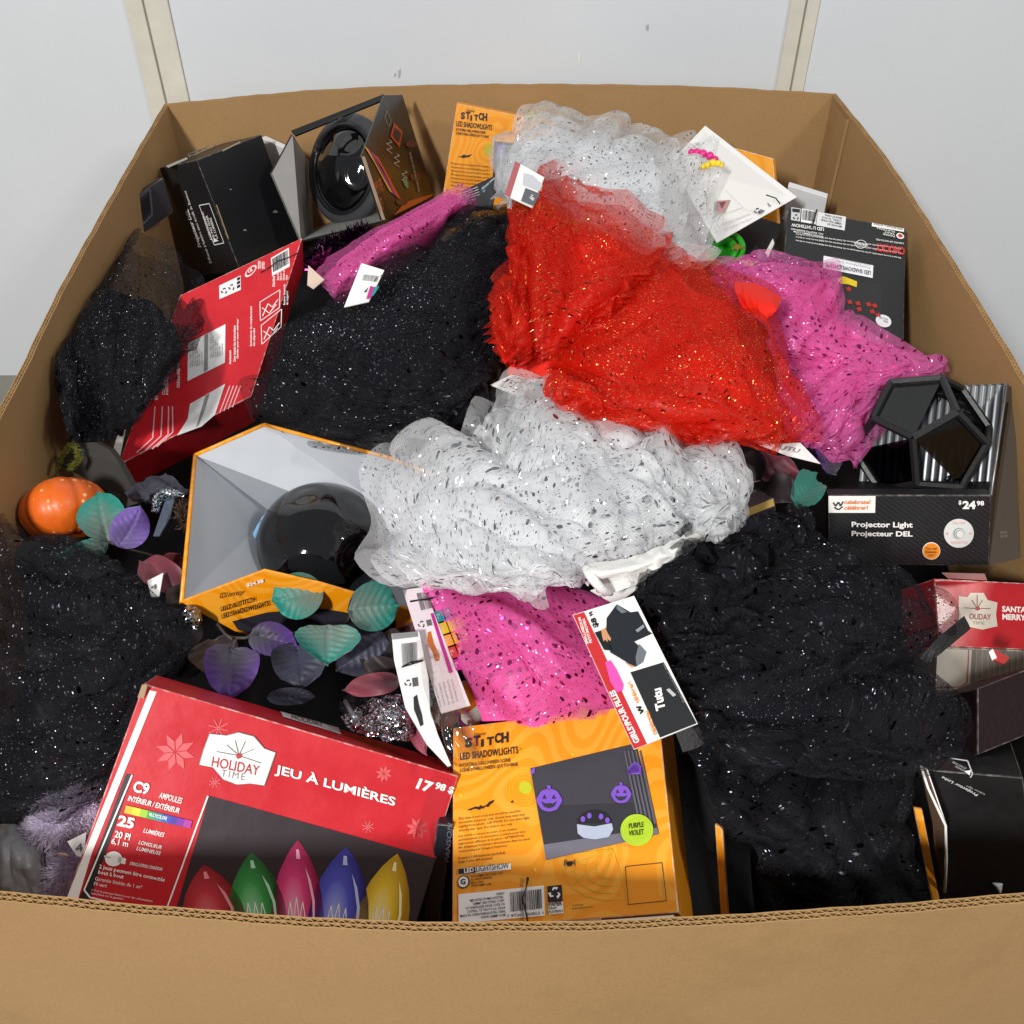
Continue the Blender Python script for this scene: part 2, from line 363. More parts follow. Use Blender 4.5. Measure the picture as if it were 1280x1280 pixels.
# ================================================================ PRINTED CARTONS
WHITE = ink('#f4f2ee'); BLK = ink('#141416'); GREYT = ink('#b9b9bb')
def snow(face, px, py, rpx, m, n=8, k=1, thin=False):
    c = np.array(face.uv(px, py)); rx = abs(face.uv(px + rpx, py)[0] - c[0]); ry = rx * np.linalg.norm(face.U) / np.linalg.norm(face.V)
    if thin:
        face.strokes('snow_star', [[c, (c[0] + rx * math.cos(a), c[1] + ry * math.sin(a))] for a in np.linspace(0, 2 * math.pi, n, endpoint=False)], 0.0007, m, k); return
    V = []; Fc = []
    for i in range(n):
        a = 2 * math.pi * i / n; d = np.array([math.cos(a), math.sin(a)]); q = np.array([-d[1], d[0]])
        for j, (l, w) in enumerate(((0.06, 0), (0.52, 0.19), (1.0, 0), (0.52, -0.19))):
            p = (d * l + q * w) * (rx, ry) + c; V.append(face.pos(p[0], p[1], k))
        b = len(V) - 4; Fc.append((b, b + 3, b + 2, b + 1))
    mesh('snow_star', V, Fc, m, face.p)
def bulb_ink(c0, c1, c2):
    t = NT('bulb_print_' + c0); g = t.n('SeparateXYZ', {0: t.n('TexCoord').outputs['UV']}); dx = t.math('MULTIPLY', t.math('SUBTRACT', g.outputs[0], .42), 2.1); dy = t.math('MULTIPLY', t.math('SUBTRACT', g.outputs[1], .45), 1.7)
    d = t.math('SQRT', t.math('ADD', t.math('MULTIPLY', dx, dx), t.math('MULTIPLY', dy, dy)))
    c = t.mix(t.n('MapRange', {0: d, 1: .45, 2: 1.0}).outputs[0], lin(c1), lin(c0)); c = t.mix(t.n('MapRange', {0: d, 1: .5, 2: .0, 3: 0., 4: .75}).outputs[0], c, lin(c2))
    return t.done(t.n('BsdfPrincipled', {'Base Color': c, 'Roughness': .4}).outputs[0])
def bulb(face, base, tip, wpx, col, k=2):
    b, t = np.array(base, float), np.array(tip, float); base = tuple(base); d = t - b; q = np.array([-d[1], d[0]]) / np.linalg.norm(d)
    prof = [(0.0, .55), (.12, .78), (.3, .98), (.45, 1.0), (.6, .92), (.75, .72), (.87, .45), (.95, .2), (1, 0)]
    L = [b + d * s + q * w * wpx / 2 for s, w in prof]; R = [b + d * s - q * w * wpx / 2 for s, w in prof[-2::-1]]
    uvm = [(.5 + w * .5, q_) for q_, w in prof] + [(.5 - w * .5, q_) for q_, w in prof[-2::-1]]
    face.pp('printed_bulb', [tuple(p) for p in L + R], bulb_ink(*col), k, uvm)
    r = random.Random(int(b[0])); z = [face.uv(*(b + d * (.34 + .2 * ((i % 2) * .9 + r.random() * .3)) + q * wpx * (-.2 + i * .06))) for i in range(7)]
    face.strokes('printed_filament', [z], 0.0007, WHITE, k + 1)
    hl = [b + d * s_ + q * wpx * w_ for s_, w_ in ((.40, .33), (.55, .33), (.70, .25), (.80, .14), (.70, .20), (.55, .28), (.42, .29))]
    face.pp('printed_shine', [tuple(p) for p in hl], ink(col[2]), k + 1)
    hl = [b + d * s_ + q * wpx * w_ for s_, w_ in ((.86, .05), (.93, .02), (.93, -.03), (.86, -.03))]; face.pp('printed_shine', [tuple(p) for p in hl], ink(col[2]), k + 1)

# ---- red light set box at the front left
z2 = crop(60, 830, 2.370)
T = Carton.frame([-0.29, 0.493, 0.628], [0.93, -0.091, -0.357], [-0.301, -0.747, -0.593], [-0.212, 0.659, -0.722], .264, .215, .08)
hb = Carton('light_set_box', 'red box of multicolour lights showing five big printed bulbs, beside the front rim', *T, '#c41f2b', group=None)
f = hb.front; RED2 = ink('#b51a26'); DK = ink('#2c2228')
f.pp('printed_stripe', [z2(*q) for q in ((302, 78), (322, 82), (130, 560), (108, 560))], WHITE, 1)
f.pp('printed_stripe', [z2(*q) for q in ((108, 560), (130, 560), (70, 760), (30, 760))], WHITE, 1)
f.pp('printed_panel', [z2(*q) for q in ((232, 325), (250, 328), (100, 770), (66, 770))], DK, 1)
f.pp('printed_panel', [z2(*q) for q in ((478, 390), (1148, 576), (1050, 900), (330, 900))], DK, 1)
f.strokes('printed_line', [[f.uv(*z2(250, 328)), f.uv(*z2(108, 668)), f.uv(*z2(125, 690)), f.uv(*z2(345, 742)), f.uv(*z2(474, 390))]], .0012, WHITE, 2)
f.pp('printed_panel', [z2(*q) for q in ((1140, 330), (1195, 345), (1150, 575), (1072, 553))], RED2, 1)
for x, y, r, th in ((378, 260, 62, 0), (995, 325, 26, 0), (1094, 486, 36, 0)): snow(f, *z2(x, y), r / 2.37, ink('#d85a60'), 8, 1)
for x, y, r in ((505, 190, 32), (494, 350, 18), (948, 482, 19)): snow(f, *z2(x, y), r / 2.37, ink('#d8676b'), 8, 1, True)
plate = [(480, 207), (530, 212), (565, 203), (610, 215), (640, 250), (673, 262), (655, 315), (640, 358), (600, 352), (560, 355), (520, 340), (490, 305), (450, 297), (462, 255)]
pc = np.mean(plate, 0)
f.pp('logo_plate', [z2(*(pc + (np.array(q) - pc) * 1.03)) for q in plate], ink('#8c8580'), 2)
f.pp('logo_plate', [z2(*q) for q in plate], WHITE, 3)
RT_ = ink('#b8303a')
f.text('HOLIDAY', z2(484, 302), z2(624, 330), z2(489, 272), RT_, 4, .012)
f.text('TIME', z2(512, 331), z2(582, 343), z2(515, 311), ink('#8c7f80'), 4, 0, space=1.3)
f.strokes('logo_sprig', [[f.uv(*z2(566, 270)), f.uv(*z2(*e))] for e in ((500, 258), (632, 292), (555, 225), (585, 228), (530, 238), (612, 250))], .0007, ink('#6d6a66'), 4)
f.disc('logo_berry', f.uv(*z2(566, 271)), .008, .010, RT_, 5)
f.text('JEU \u00c0 LUMI\u00c8RES', z2(670, 330), z2(1026, 428), z2(676, 290), WHITE, 2, .022)
f.text('17', z2(1088, 368), z2(1138, 384), z2(1094, 335), WHITE, 2, .04, .2); f.text('98 $', z2(1146, 372), z2(1200, 388), z2(1150, 348), WHITE, 2, .03, .2)
f.text('C9', z2(250, 378), z2(296, 388), z2(258, 344), WHITE, 2, .035); f.text('AMPOULES', z2(328, 396), z2(396, 414), z2(332, 378), WHITE, 2, .01, .2)
f.text('INT\u00c9RIEUR / EXT\u00c9RIEUR', z2(236, 404), z2(388, 442), z2(241, 384), WHITE, 2, .02, .2)
q0, q1 = np.array(z2(232, 418)), np.array(z2(428, 464)); dn = np.array(z2(226, 440)) - q0
rb = ['#e8b92c', '#e6d83a', '#9fc93a', '#35a85a', '#2a8f9c', '#2f5fb4', '#4a3aa6', '#7a2fa0', '#b03a9c']
for i, cc in enumerate(rb):
    a, b = q0 + (q1 - q0) * i / 9, q0 + (q1 - q0) * (i + 1) / 9; f.pp('printed_swatch', [tuple(a), tuple(b), tuple(b + dn), tuple(a + dn)], ink(cc), 2)
f.text('MULTICOLORE', z2(300, 448), z2(352, 461), z2(303, 438), WHITE, 4, .02)
f.text('25', z2(204, 478), z2(252, 488), z2(212, 446), WHITE, 2, .04); f.text('LUMI\u00c8RES', z2(282, 498), z2(344, 512), z2(286, 482), WHITE, 2, .01, .2)
f.text('20 PI', z2(196, 512), z2(242, 522), z2(201, 492), WHITE, 2, .02); f.text('6,1 m', z2(186, 534), z2(236, 544), z2(191, 514), WHITE, 2, .02)
f.text('LONGUEUR', z2(268, 532), z2(336, 548), z2(271, 521), WHITE, 2, .01, .2); f.text('LUMINEUSE', z2(262, 550), z2(334, 566), z2(265, 539), WHITE, 2, .01, .2)
f.strokes('plug_mark', [[f.uv(*z2(167, 568)), f.uv(*z2(185, 573))]], .0012, WHITE, 2); f.disc('plug_mark', f.uv(*z2(195, 576)), .024, .026, WHITE, 2); f.pp('plug_mark', [z2(*q) for q in ((209, 570), (232, 575), (229, 592), (206, 587))], WHITE, 2)
f.text('STRING \u00c0 STRING CONNEXION', z2(242, 594), z2(338, 612), z2(245, 582), WHITE, 2, .02)
f.text('2 jeux peuvent \u00eatre connect\u00e9s\nbout \u00e0 bout', z2(148, 620), z2(342, 660), z2(154, 592), WHITE, 2, .02)
f.text('Garantie limit\u00e9e de 1 an*\nFil vert', z2(136, 654), z2(275, 680), z2(142, 628), WHITE, 2)
f.text('\u2020 Voir le panneau lat\u00e9ral pour des informations\ncompl\u00e8tes sur la garantie.', z2(126, 682), z2(308, 716), z2(130, 664), WHITE, 2)
for b_, t_, w_, c_ in (((505, 830), (462, 592), 158, ('#7a101a', '#c23440', '#e88a92')), ((628, 820), (602, 556), 142, ('#0f4420', '#37984a', '#a8e0b4')), ((738, 830), (740, 520), 128, ('#8a0c3e', '#e0407f', '#f8b0cc')), ((850, 840), (884, 540), 148, ('#1c1c6a', '#5058c4', '#b8c0f0')), ((965, 850), (1035, 560), 132, ('#a07408', '#e8c232', '#faeeb0'))):
    bulb(f, z2(*(np.array(t_) + (np.array(b_) - np.array(t_)) * 1.28)), z2(*t_), w_ / 2.37 * 1.22, c_)
tp = hb.top
tp.pp('printed_panel', [z2(*q) for q in ((688, 142), (860, 190), (868, 210), (696, 158))], ink('#d9cfd0'), 1); tp.text('HOLIDAY', z2(720, 164), z2(815, 190), z2(722, 152), ink('#7c6466'), 2, .01)
slab('torn_flap', [at(*z2(265, 100), .62), at(*z2(278, 62), .632), at(*z2(294, 64), .632), at(*z2(283, 104), .62)], .0012, mat('torn_board', '#a89070', .8), hb.e)

# ---- orange halloween light box at the front
def orange_mat():
    t = NT('orange_swirl_print'); g = t.n('TexCoord').outputs['Object']
    n = t.n('TexNoise', {'Vector': g, 'Scale': 9.0, 'Detail': 1.0}).outputs[1]
    w = t.n('TexWave', {'Vector': n, 'Scale': 6.0, 'Distortion': 2.0, 'Detail': 0.0}).outputs[1]
    c = t.mix(t.n('MapRange', {0: w, 1: .45, 2: .6, 3: 0, 4: 1}).outputs[0], lin('#f0960e'), lin('#f3a42c'))
    p = t.n('BsdfPrincipled', {'Base Color': c, 'Roughness': .36, 'Coat Weight': .12}); return t.done(p.outputs[0])
M_OR = orange_mat()
z3 = crop(540, 860, 3.765)
T = Carton.frame([-0.051, 0.514, 0.538], [0.959, -0.055, 0.278], [0.025, -0.961, -0.276], [0.283, 0.271, -0.92], .178, .163, .085)
sb = Carton('shadow_light_box', 'orange halloween light box with purple printed scene standing at the front rim', *T, '#f0960e', mface=M_OR)
f = sb.front; PUR = ink('#7a4fc0'); DB = ink('#241a1c'); LIME = ink('#a8c81e')
def stitchword(f, z, x0, y0, x1, y1, h, m, sl):
    L = x1 - x0; xs = [0, .19, .36, .50, .68, .83]; ws = [.16, .16, .07, .16, .14, .17]; ch = 'STiTCH'; dy = [0, -.05, .12, .05, -.06, .0]; hh = [1, 1.05, .8, .85, 1.05, 1.1]
    for c, a, w, d, k in zip(ch, xs, ws, dy, hh):
        bx = x0 + a * L; by = y0 + (y1 - y0) * a + d * h
        f.text(c, z(bx, by), z(bx + w * L, by + (y1 - y0) * w), z(bx + sl, by - h * k), m, 2, .05)
def shadow_print(f, z):
    f.text('Disney', z(200, 232), z(258, 224), z(199, 216), DB, 2, .0, .3)
    stitchword(f, z, 158, 284, 362, 258, 46, DB, 0)
    f.text('LED SHADOWLIGHTS', z(134, 342), z(408, 310), z(133, 308), DB, 2, .02, space=1.1); f.text('TM', z(412, 294), z(424, 292), z(411, 286), DB, 2)
    f.text('ROTATING HALLOWEEN SCENE\nSC\u00c8NE D\u2019HALLOWEEN QUI TOURNE', z(132, 402), z(406, 372), z(131, 358), DB, 2, .015)
    bat = [(167, 574), (185, 568), (205, 560), (222, 562), (230, 552), (238, 560), (258, 552), (272, 536), (298, 527), (286, 545), (276, 550), (268, 562), (252, 560), (244, 570), (234, 568), (226, 576), (210, 570), (196, 572), (186, 578)]
    f.pp('printed_bat', [z(*q) for q in bat], DB, 2)
shadow_print(f, z3)
for cx, cy, rs in ((440, 470, (22, 36, 50, 64, 78, 92)), (712, 118, (16, 28, 40, 52))):
    ls = []
    for r in rs: ls.append([f.uv(*z3(cx + r * math.cos(a) * .95, cy + r * math.sin(a))) for a in np.linspace(0, 2 * math.pi, 28)])
    f.strokes('printed_rings', ls[1:], .0006, ink('#d8b418'), 1); f.pp('printed_glow', [z3(cx + rs[0] * 1.4 * math.cos(a), cy + rs[0] * 1.4 * math.sin(a)) for a in np.linspace(0, 2 * math.pi, 24, endpoint=False)], ink('#c2c020'), 1)
scn = [(464, 378), (918, 268), (966, 300), (1066, 692), (540, 810)]
f.pp('printed_scene', [z3(*q) for q in ((464, 380), (960, 262), (1068, 690), (540, 812))], ink('#3a3840'), 2)
f.pp('printed_scene', [z3(*q) for q in ((502, 560), (1036, 540), (1068, 690), (540, 812))], ink('#2c2b32'), 3)
f.pp('printed_scene', [z3(*q) for q in ((528, 740), (1062, 660), (1068, 690), (540, 812))], ink('#6a6874'), 4)
for i in range(5): f.pp('printed_curtain', [z3(*q) for q in ((905 + i * 18, 300), (912 + i * 18, 299), (985 + i * 18, 640), (975 + i * 18, 642))], ink('#5a5862'), 4)
f.pp('printed_splash', [z3(*q) for q in ((470, 390), (490, 378), (488, 402), (474, 412))], PUR, 5)
for i in range(6): f.pp('printed_splash', [z3(*q) for q in ((925, 380 + i * 5), (960, 350 + i * 6), (990, 375 + i * 7), (955, 380 + i * 6), (930, 412))], PUR, 5)
def jack(cx, cy, r):
    f.pp('printed_pumpkin', [z3(cx + r * math.cos(a) * (1 + .05 * math.cos(6 * a)), cy + .92 * r * math.sin(a)) for a in np.linspace(0, 2 * math.pi, 36, endpoint=False)] , PUR, 5)
    f.pp('printed_stalk', [z3(cx - .12 * r, cy - .85 * r), z3(cx - .2 * r, cy - 1.2 * r), z3(cx + .1 * r, cy - 1.2 * r), z3(cx + .15 * r, cy - .85 * r)], PUR, 5)
    for s in (-1, 1): f.pp('printed_eye', [z3(cx + s * .55 * r, cy - .1 * r), z3(cx + s * .2 * r, cy - .1 * r), z3(cx + s * .38 * r, cy - .45 * r)], ink('#2c2b32'), 6)
    f.pp('printed_grin', [z3(cx + x * r, cy + y * r) for x, y in ((-.65, .1), (-.3, .3), (0, .25), (.3, .3), (.65, .1), (.4, .55), (0, .68), (-.4, .55))], ink('#2c2b32'), 6)
jack(556, 532, 58); jack(894, 504, 46)
f.pp('printed_lamp', [z3(768 + 82 * math.cos(a), 640 + 62 * math.sin(a)) for a in np.linspace(math.pi, 2 * math.pi, 20)], ink('#15131a'), 5)
for x, y in ((715, 622), (800, 610), (830, 628), (745, 606)): f.pp('printed_lamp', [z3(x + 11 * math.cos(a), y + 14 * math.sin(a)) for a in np.linspace(0, 6.28, 10, endpoint=False)], PUR, 6)
f.pp('printed_lamp', [z3(*q) for q in ((686, 645), (768, 656), (850, 640), (856, 670), (835, 705), (770, 716), (715, 708), (690, 688))], ink('#aab4c8'), 5)
f.pp('printed_badge', [z3(969 + 77 * math.cos(a), 674 + 75 * math.sin(a)) for a in np.linspace(0, 6.283, 40, endpoint=False)], LIME, 7)
f.strokes('printed_badge_ring', [[f.uv(*z3(969 + r * math.cos(a), 674 + r * math.sin(a))) for a in np.linspace(0, 6.283, 30)] for r in (62, 70)], .0004, ink('#c8de4a'), 8)
f.text('PURPLE\nVIOLET', z3(932, 704), z3(1003, 696), z3(930, 646), ink('#2a3a14'), 9, .015)
f.pp('printed_star', [z3(379 + (9 if i % 2 == 0 else 3.5) * math.sin(i * math.pi / 5), 537 - (9 if i % 2 == 0 else 3.5) * math.cos(i * math.pi / 5)) for i in range(10)], DB, 2)
for x, y in ((140, 507), (488, 857), (665, 314)): f.pp('printed_star', [z3(x + (11 if i % 2 == 0 else 4) * math.sin(i * math.pi / 5), y - (11 if i % 2 == 0 else 4) * math.cos(i * math.pi / 5)) for i in range(10)], ink('#f4d21e'), 2)
f.text('This item is not a toy and should be used for\ndecorative purposes only. Actual item may vary\nslightly from photo. CAUTION: Do not shine light\ndirectly into eyes. For indoor use only.', z3(127, 682), z3(462, 640), z3(125, 612), DB, 2, .004, line=1.15)
f.text('Cet article n\u2019est pas un jouet, il est destin\u00e9\nexclusivement \u00e0 la d\u00e9coration. L\u2019article peut \u00eatre\nl\u00e9g\u00e8rement diff\u00e9rent de la photo. ATTENTION :\nNe dirigez pas la lumi\u00e8re directement dans les yeux.\nSeulement pour l\u2019usage \u00e0 l\u2019int\u00e9rieur.', z3(127, 780), z3(466, 738), z3(125, 694), DB, 2, .004, line=1.15)
f.text('Requires 3 AA batteries (included)\nExige 3 piles AA (inclues)', z3(127, 830), z3(346, 804), z3(126, 796), DB, 2, .004)
f.pp('printed_patch', [z3(*q) for q in ((126, 852), (373, 826), (374, 855), (127, 880))], WHITE, 2); f.pp('printed_patch', [z3(*q) for q in ((128, 853), (207, 845), (208, 871), (129, 878))], DB, 3)
f.text('LED', z3(156, 873), z3(202, 868), z3(155, 852), WHITE, 4, .03); f.text('LIGHTSHOW', z3(213, 868), z3(366, 851), z3(212, 842), DB, 4, .005)
f.disc('printed_mark', f.uv(*z3(151, 914)), .028, .030, DB, 2); f.disc('printed_mark', f.uv(*z3(151, 914)), .023, .025, WHITE, 3); f.text('G', z3(140, 928), z3(163, 926), z3(139, 901), DB, 4, .03)
f.text('\u00a92024 GEMMY INDUSTRIES CORP.\nALL RIGHTS RESERVED\nMade in China\nWWW.GEMMY.COM', z3(186, 938), z3(340, 922), z3(185, 882), DB, 2, .01)
f.pp('label_patch', [z3(*q) for q in ((126, 972), (528, 930), (533, 1072), (128, 1110))], WHITE, 2)
f.text('398857\nIMPORTED BY/IMPORT\u00c9 PAR :\nGEMMY INDUSTRIES CORP.\n117 WRANGLER DRIVE, SUITE 100\nCOPPELL, TX 75019 U.S.A. \u00a92024\nMADE IN CHINA/FABRIQU\u00c9 EN CHINE\nWWW.GEMMY.COM', z3(138, 1098), z3(350, 1075), z3(134, 985), DB, 3, .01, align='RIGHT')
f.barcode([z3(*q) for q in ((362, 955), (525, 938), (529, 1058), (366, 1076))], 3, 3, False); f.text('7 97265 26853 1', z3(356, 1082), z3(528, 1066), z3(355, 1068), DB, 3)
f.pp('printed_icon', [z3(*q) for q in ((545, 934), (612, 927), (616, 1003), (548, 1010))], DB, 2)
def recycle(f, z, cx, cy, r, m, k):
    for i in range(3):
        a = i * 2 * math.pi / 3 - math.pi / 2
        pts = [(cx + r * math.cos(a + d) * s, cy + r * math.sin(a + d) * s) for d, s in ((-.75, .62), (-.25, .95), (.25, .95), (.55, 1.05), (.62, .5), (.35, .62), (.1, .62), (-.2, .62), (-.5, .4))]
        f.pp('printed_arrow', [z(*q) for q in pts], m, k)
recycle(f, z3, 580, 966, 30, WHITE, 3)
f.pp('printed_patch', [z3(*q) for q in ((549, 1014), (618, 1007), (621, 1060), (551, 1067))], WHITE, 2); f.text('PAPER', z3(552, 1030), z3(616, 1024), z3(551, 1012), DB, 3, .02); f.text('TRAY\nPLATEAU', z3(552, 1062), z3(618, 1055), z3(551, 1034), DB, 3, .02)
f.text('\u00a9 Disney\nwww.Disney.com', z3(662, 1046), z3(762, 1036), z3(661, 1020), DB, 2)
f.strokes('printed_frame', [[f.uv(*z3(*q)) for q in ((910, 842), (1083, 824), (1105, 1002), (926, 1020), (910, 842))]], .0005, DB, 2)
web = [[f.uv(*z3(840 + r * math.cos(a), 850 + r * .7 * math.sin(a))) for a in np.linspace(1.2, 3.6, 9)] for r in (70, 120, 170, 215)] + [[f.uv(*z3(850, 760)), f.uv(*z3(850 + 260 * math.cos(a), 800 + 170 * math.sin(a)))] for a in (1.3, 1.8, 2.3, 2.8, 3.2)]
f.strokes('printed_web', web, .0004, ink('#c8b020'), 2)
f.disc('printed_spider', f.uv(*z3(650, 830)), .014, .012, DB, 3); f.strokes('printed_spider', [[f.uv(*z3(650, 830)), f.uv(*z3(650 + s * 22, 820 + j * 9)), f.uv(*z3(650 + s * 26, 832 + j * 9))] for s in (-1, 1) for j in (-1, 0, 1)], .0005, DB, 3)
# torn tab and price strip at the foot of this box
f.pp('white_strip', [z3(*q) for q in ((640, 1106), (1140, 1070), (1145, 1112), (640, 1140))], ink('#e8e4dc'), 3); f.text('NE MORTIER VITE WITH', z3(958, 1106), z3(1120, 1094), z3(957, 1094), DB, 4)
f.strokes('torn_tab', [[f.uv(*z3(440, 1122)), f.uv(*z3(800, 1090))]], .0016, mat('torn_board', '#a89070', .8), 3)
tube('security_tie', [f.pos(*f.uv(*z3(x, y)), 6) for x, y in ((458, 1110), (444, 1040), (434, 1000), (450, 940), (457, 895))], [.0006, .0008, .0012, .0006, .0012], mat('black_plastic', '#0c0c0d', .3), sb.e)

# ---- second orange box at the back
z4 = crop(340, 60, 2.909)
T = Carton.frame([-0.089, 1.651, 0.625], [0.983, -0.036, -0.181], [-0.183, -0.306, -0.934], [-0.022, 0.951, -0.307], .165, .2, .045)
ob = Carton('shadow_light_box', 'orange halloween light box leaning on the rear wall of the carton', *T, '#f0960e', mface=M_OR)
f = ob.front
f.text('Disney', z4(708, 234), z4(738, 236), z4(709, 222), DB, 2, 0, .3); stitchword(f, z4, 686, 258, 782, 266, 26, DB, 1)
f.text('LED SHADOWLIGHTS', z4(670, 284), z4(800, 300), z4(671, 264), DB, 2, .02); f.text('ROTATING HALLOWEEN SCENE\nSC\u00c8NE D\u2019HALLOWEEN QUI TOURNE', z4(668, 316), z4(788, 330), z4(670, 290), DB, 2, .015)
f.pp('printed_bat', [z4(*q) for q in ((673, 396), (690, 392), (698, 386), (706, 390), (728, 386), (716, 396), (704, 398), (694, 400), (684, 396))], DB, 2)
f.pp('printed_scene', [z4(*q) for q in ((808, 338), (1010, 360), (1000, 560), (800, 540))], ink('#2c2836'), 2); f.pp('printed_splash', [z4(*q) for q in ((818, 352), (845, 345), (842, 400), (820, 392))], PUR, 3)
for k_ in range(7): f.text('This item is not a toy and should be used for', z4(650 - k_ * .5, 424 + k_ * 13.5), z4(790, 438 + k_ * 13.5), z4(650, 414 + k_ * 13.5), DB, 2)
for cx, cy in ((790, 370), (940, 250)): f.pp('printed_glow', [z4(cx + 20 * math.cos(a), cy + 24 * math.sin(a)) for a in np.linspace(0, 6.28, 20, endpoint=False)], ink('#c2b020'), 1)
l = ob.left; l.rect('printed_panel', .15, .38, .85, 1.0, ink('#2a2438'), 1)

# ---- big red box lying behind the display box
T = Carton.three((225, 369, .575), (378, 297, .60), (147, 582, .475), .075)
rbx = Carton('light_set_box', 'large red box with white label panels lying between two black tutus', *T, '#c8212c')
f = rbx.front; z1 = crop(0, 60, 2.909)
f.pp('label_patch', [z1(*q) for q in ((684, 1075), (820, 1005), (818, 1145), (682, 1212))], ink('#e8e8e8'), 1)
f.pp('printed_bar', [z1(*q) for q in ((744, 1046), (757, 1040), (756, 1172), (742, 1180))], ink('#8a8a8a'), 2)
for x0, x1 in ((690, 738), (764, 812)):
    f.text('\n'.join(['Type: LED   Volts: 120', 'Watts max: 4,8 W', 'Item no. 2531', 'Bulb no. 25', 'Fuse 3A', 'See panel']), z1(x1, 1150 - (x1 - 738) * .45), z1(x1, 1010 + (738 - x1) * .3 + 30), z1(x0, 1165 - (x0 - 690) * .45), ink('#5a5a5a'), 2)
z5 = crop(0, 480, 3.368)
f.pp('label_patch', [z5(*q) for q in ((800, 85), (948, 0), (905, 130), (848, 180), (745, 218), (790, 150))], ink('#e4e4e4'), 1)
f.pp('printed_bar', [z5(*q) for q in ((866, 50), (884, 40), (858, 125), (838, 170), (826, 186), (842, 130))], ink('#8a8a8a'), 2)
f.barcode([z1(*q) for q in ((985, 765), (1050, 727), (1054, 795), (990, 830))], 8, 1)
f.pp('label_patch', [z1(*q) for q in ((797, 865), (875, 828), (876, 880), (798, 914))], ink('#e8e8e8'), 1)
recycle(f, z1, 815, 885, 12, BLK, 2); recycle(f, z1, 842, 872, 12, BLK, 2)
for i in range(3): f.pp('printed_icon', [z1(*q) for q in ((862, 838 + i * 14), (873, 833 + i * 14), (873, 843 + i * 14), (862, 848 + i * 14))], BLK, 2)
f.disc('printed_mark', f.uv(*z1(912, 812)), .045, .035, WHITE, 1); f.disc('printed_mark', f.uv(*z1(912, 812)), .035, .026, ink('#c8212c'), 2); f.text('UL', z1(904, 822), z1(920, 812), z1(903, 810), WHITE, 3, .03)
for (x0, y0, x1, y1) in ((945, 925, 1018, 880), (950, 1010, 1024, 950)):
    f.strokes('printed_frame', [[f.uv(*z1(*q)) for q in ((x0, y0), (x1, y1), (x1 - 2, y1 + 65), (x0 + 2, y0 + 68), (x0, y0))]], .0009, WHITE, 1)
    f.strokes('printed_drawing', [[f.uv(*z1(x0 + 10, y0 + 50)), f.uv(*z1(x0 + 30, y0 + 5)), f.uv(*z1(x0 + 45, y0 + 18)), f.uv(*z1(x0 + 66, y0 - 10))], [f.uv(*z1(x0 + 8, y0 + 20)), f.uv(*z1(x0 + 34, y0 + 40)), f.uv(*z1(x0 + 60, y0 + 8))]], .0011, WHITE, 1)
def upt(x, y0, y1, w, s, n=1, mm=WHITE):   # printed lines that run up the face
    f.text(s, z1(x + w, y0), z1(x + w, y1), z1(x, y0), mm, 1, .02)
for x, y0, y1, w, s in ((640, 1235, 1085, 14, 'POUR UNE UTILISATION \u00c0 L\u2019INT\u00c9RIEUR'), (590, 1262, 1150, 22, 'CONSERVER CES\nINSTRUCTIONS'), (560, 1280, 1205, 14, 'IMPORTANT'), (832, 1150, 1100, 9, 'Avertissement'), (848, 1140, 1010, 9, 'Lire toutes les instructions'), (860, 1130, 985, 9, 'Garder pour usage ult\u00e9rieur'), (908, 1085, 940, 22, 'Instructions de remplacement\ndes ampoules'), (1030, 935, 860, 20, 'Retirer ampoule\ndu support'), (1006, 845, 800, 40, 'Importe par\nMade in China\nFabrique en\nChine'), (990, 868, 830, 10, 'Distribu\u00e9'), (938, 805, 775, 24, 'TESTED\nLISTED')): upt(x, y0, y1, w, s)
for i, (x, a, b) in enumerate(((575, 290, 175), (610, 282, 165), (640, 275, 160), (660, 265, 155))): f.strokes('printed_lines', [[f.uv(*z5(x, a)), f.uv(*z5(x + 68, a - 62)), f.uv(*z5(x + 78 - i * 4, 95))]], .0014, ink('#e8b8ba'), 1)
for i in range(4): f.strokes('printed_lines', [[f.uv(*z5(925 + i * 18, 122 - i * 8)), f.uv(*z5(968 + i * 15, 8))]], .0012, ink('#e8b8ba'), 1)
tube('security_tie', [f.pos(*f.uv(*z1(x, y)), k) for x, y, k in ((948, 818, 2), (985, 800, 6), (1010, 782, 8), (1050, 765, 4), (1092, 742, 1))], .0007, mat('black_plastic', '#0c0c0d', .3), rbx.e)

# ---- black projector carton, rear left
def carbon():
    t = NT('carbon_print'); g = t.n('TexCoord').outputs['Object']
    w = t.n('TexWave', {'Vector': g, 'Scale': 90.0}, bands_direction='DIAGONAL').outputs[1]
    nz = t.n('TexNoise', {'Vector': g, 'Scale': 12.0, 'Detail': 4.0}).outputs[0]
    p = t.n('BsdfPrincipled', {'Base Color': t.mix(w, lin('#141416'), lin('#222326')), 'Roughness': t.n('MapRange', {0: nz, 3: .25, 4: .5}).outputs[0], 'Specular IOR Level': .5}); return t.done(p.outputs[0])
M_CARB = carbon(); M_BLKB = card('#121214', rough=.34)
T = Carton.frame([-0.476, 1.488, 0.604], [0.517, 0.851, -0.089], [0.258, -0.255, -0.932], [-0.816, 0.459, -0.352], .143, .175, .092)
pb = Carton('projector_box', 'black carbon patterned projector carton in the rear left corner', *T, '#18181a', mface=M_CARB)
l = pb.left
l.text('Projecteur DEL', z1(738, 722), z1(690, 585), z1(722, 724), WHITE, 2, .03); l.text('Diffuseur \u00e0 lumi\u00e8re avec motifs de flammes', z1(772, 780), z1(678, 518), z1(764, 782), WHITE, 2)
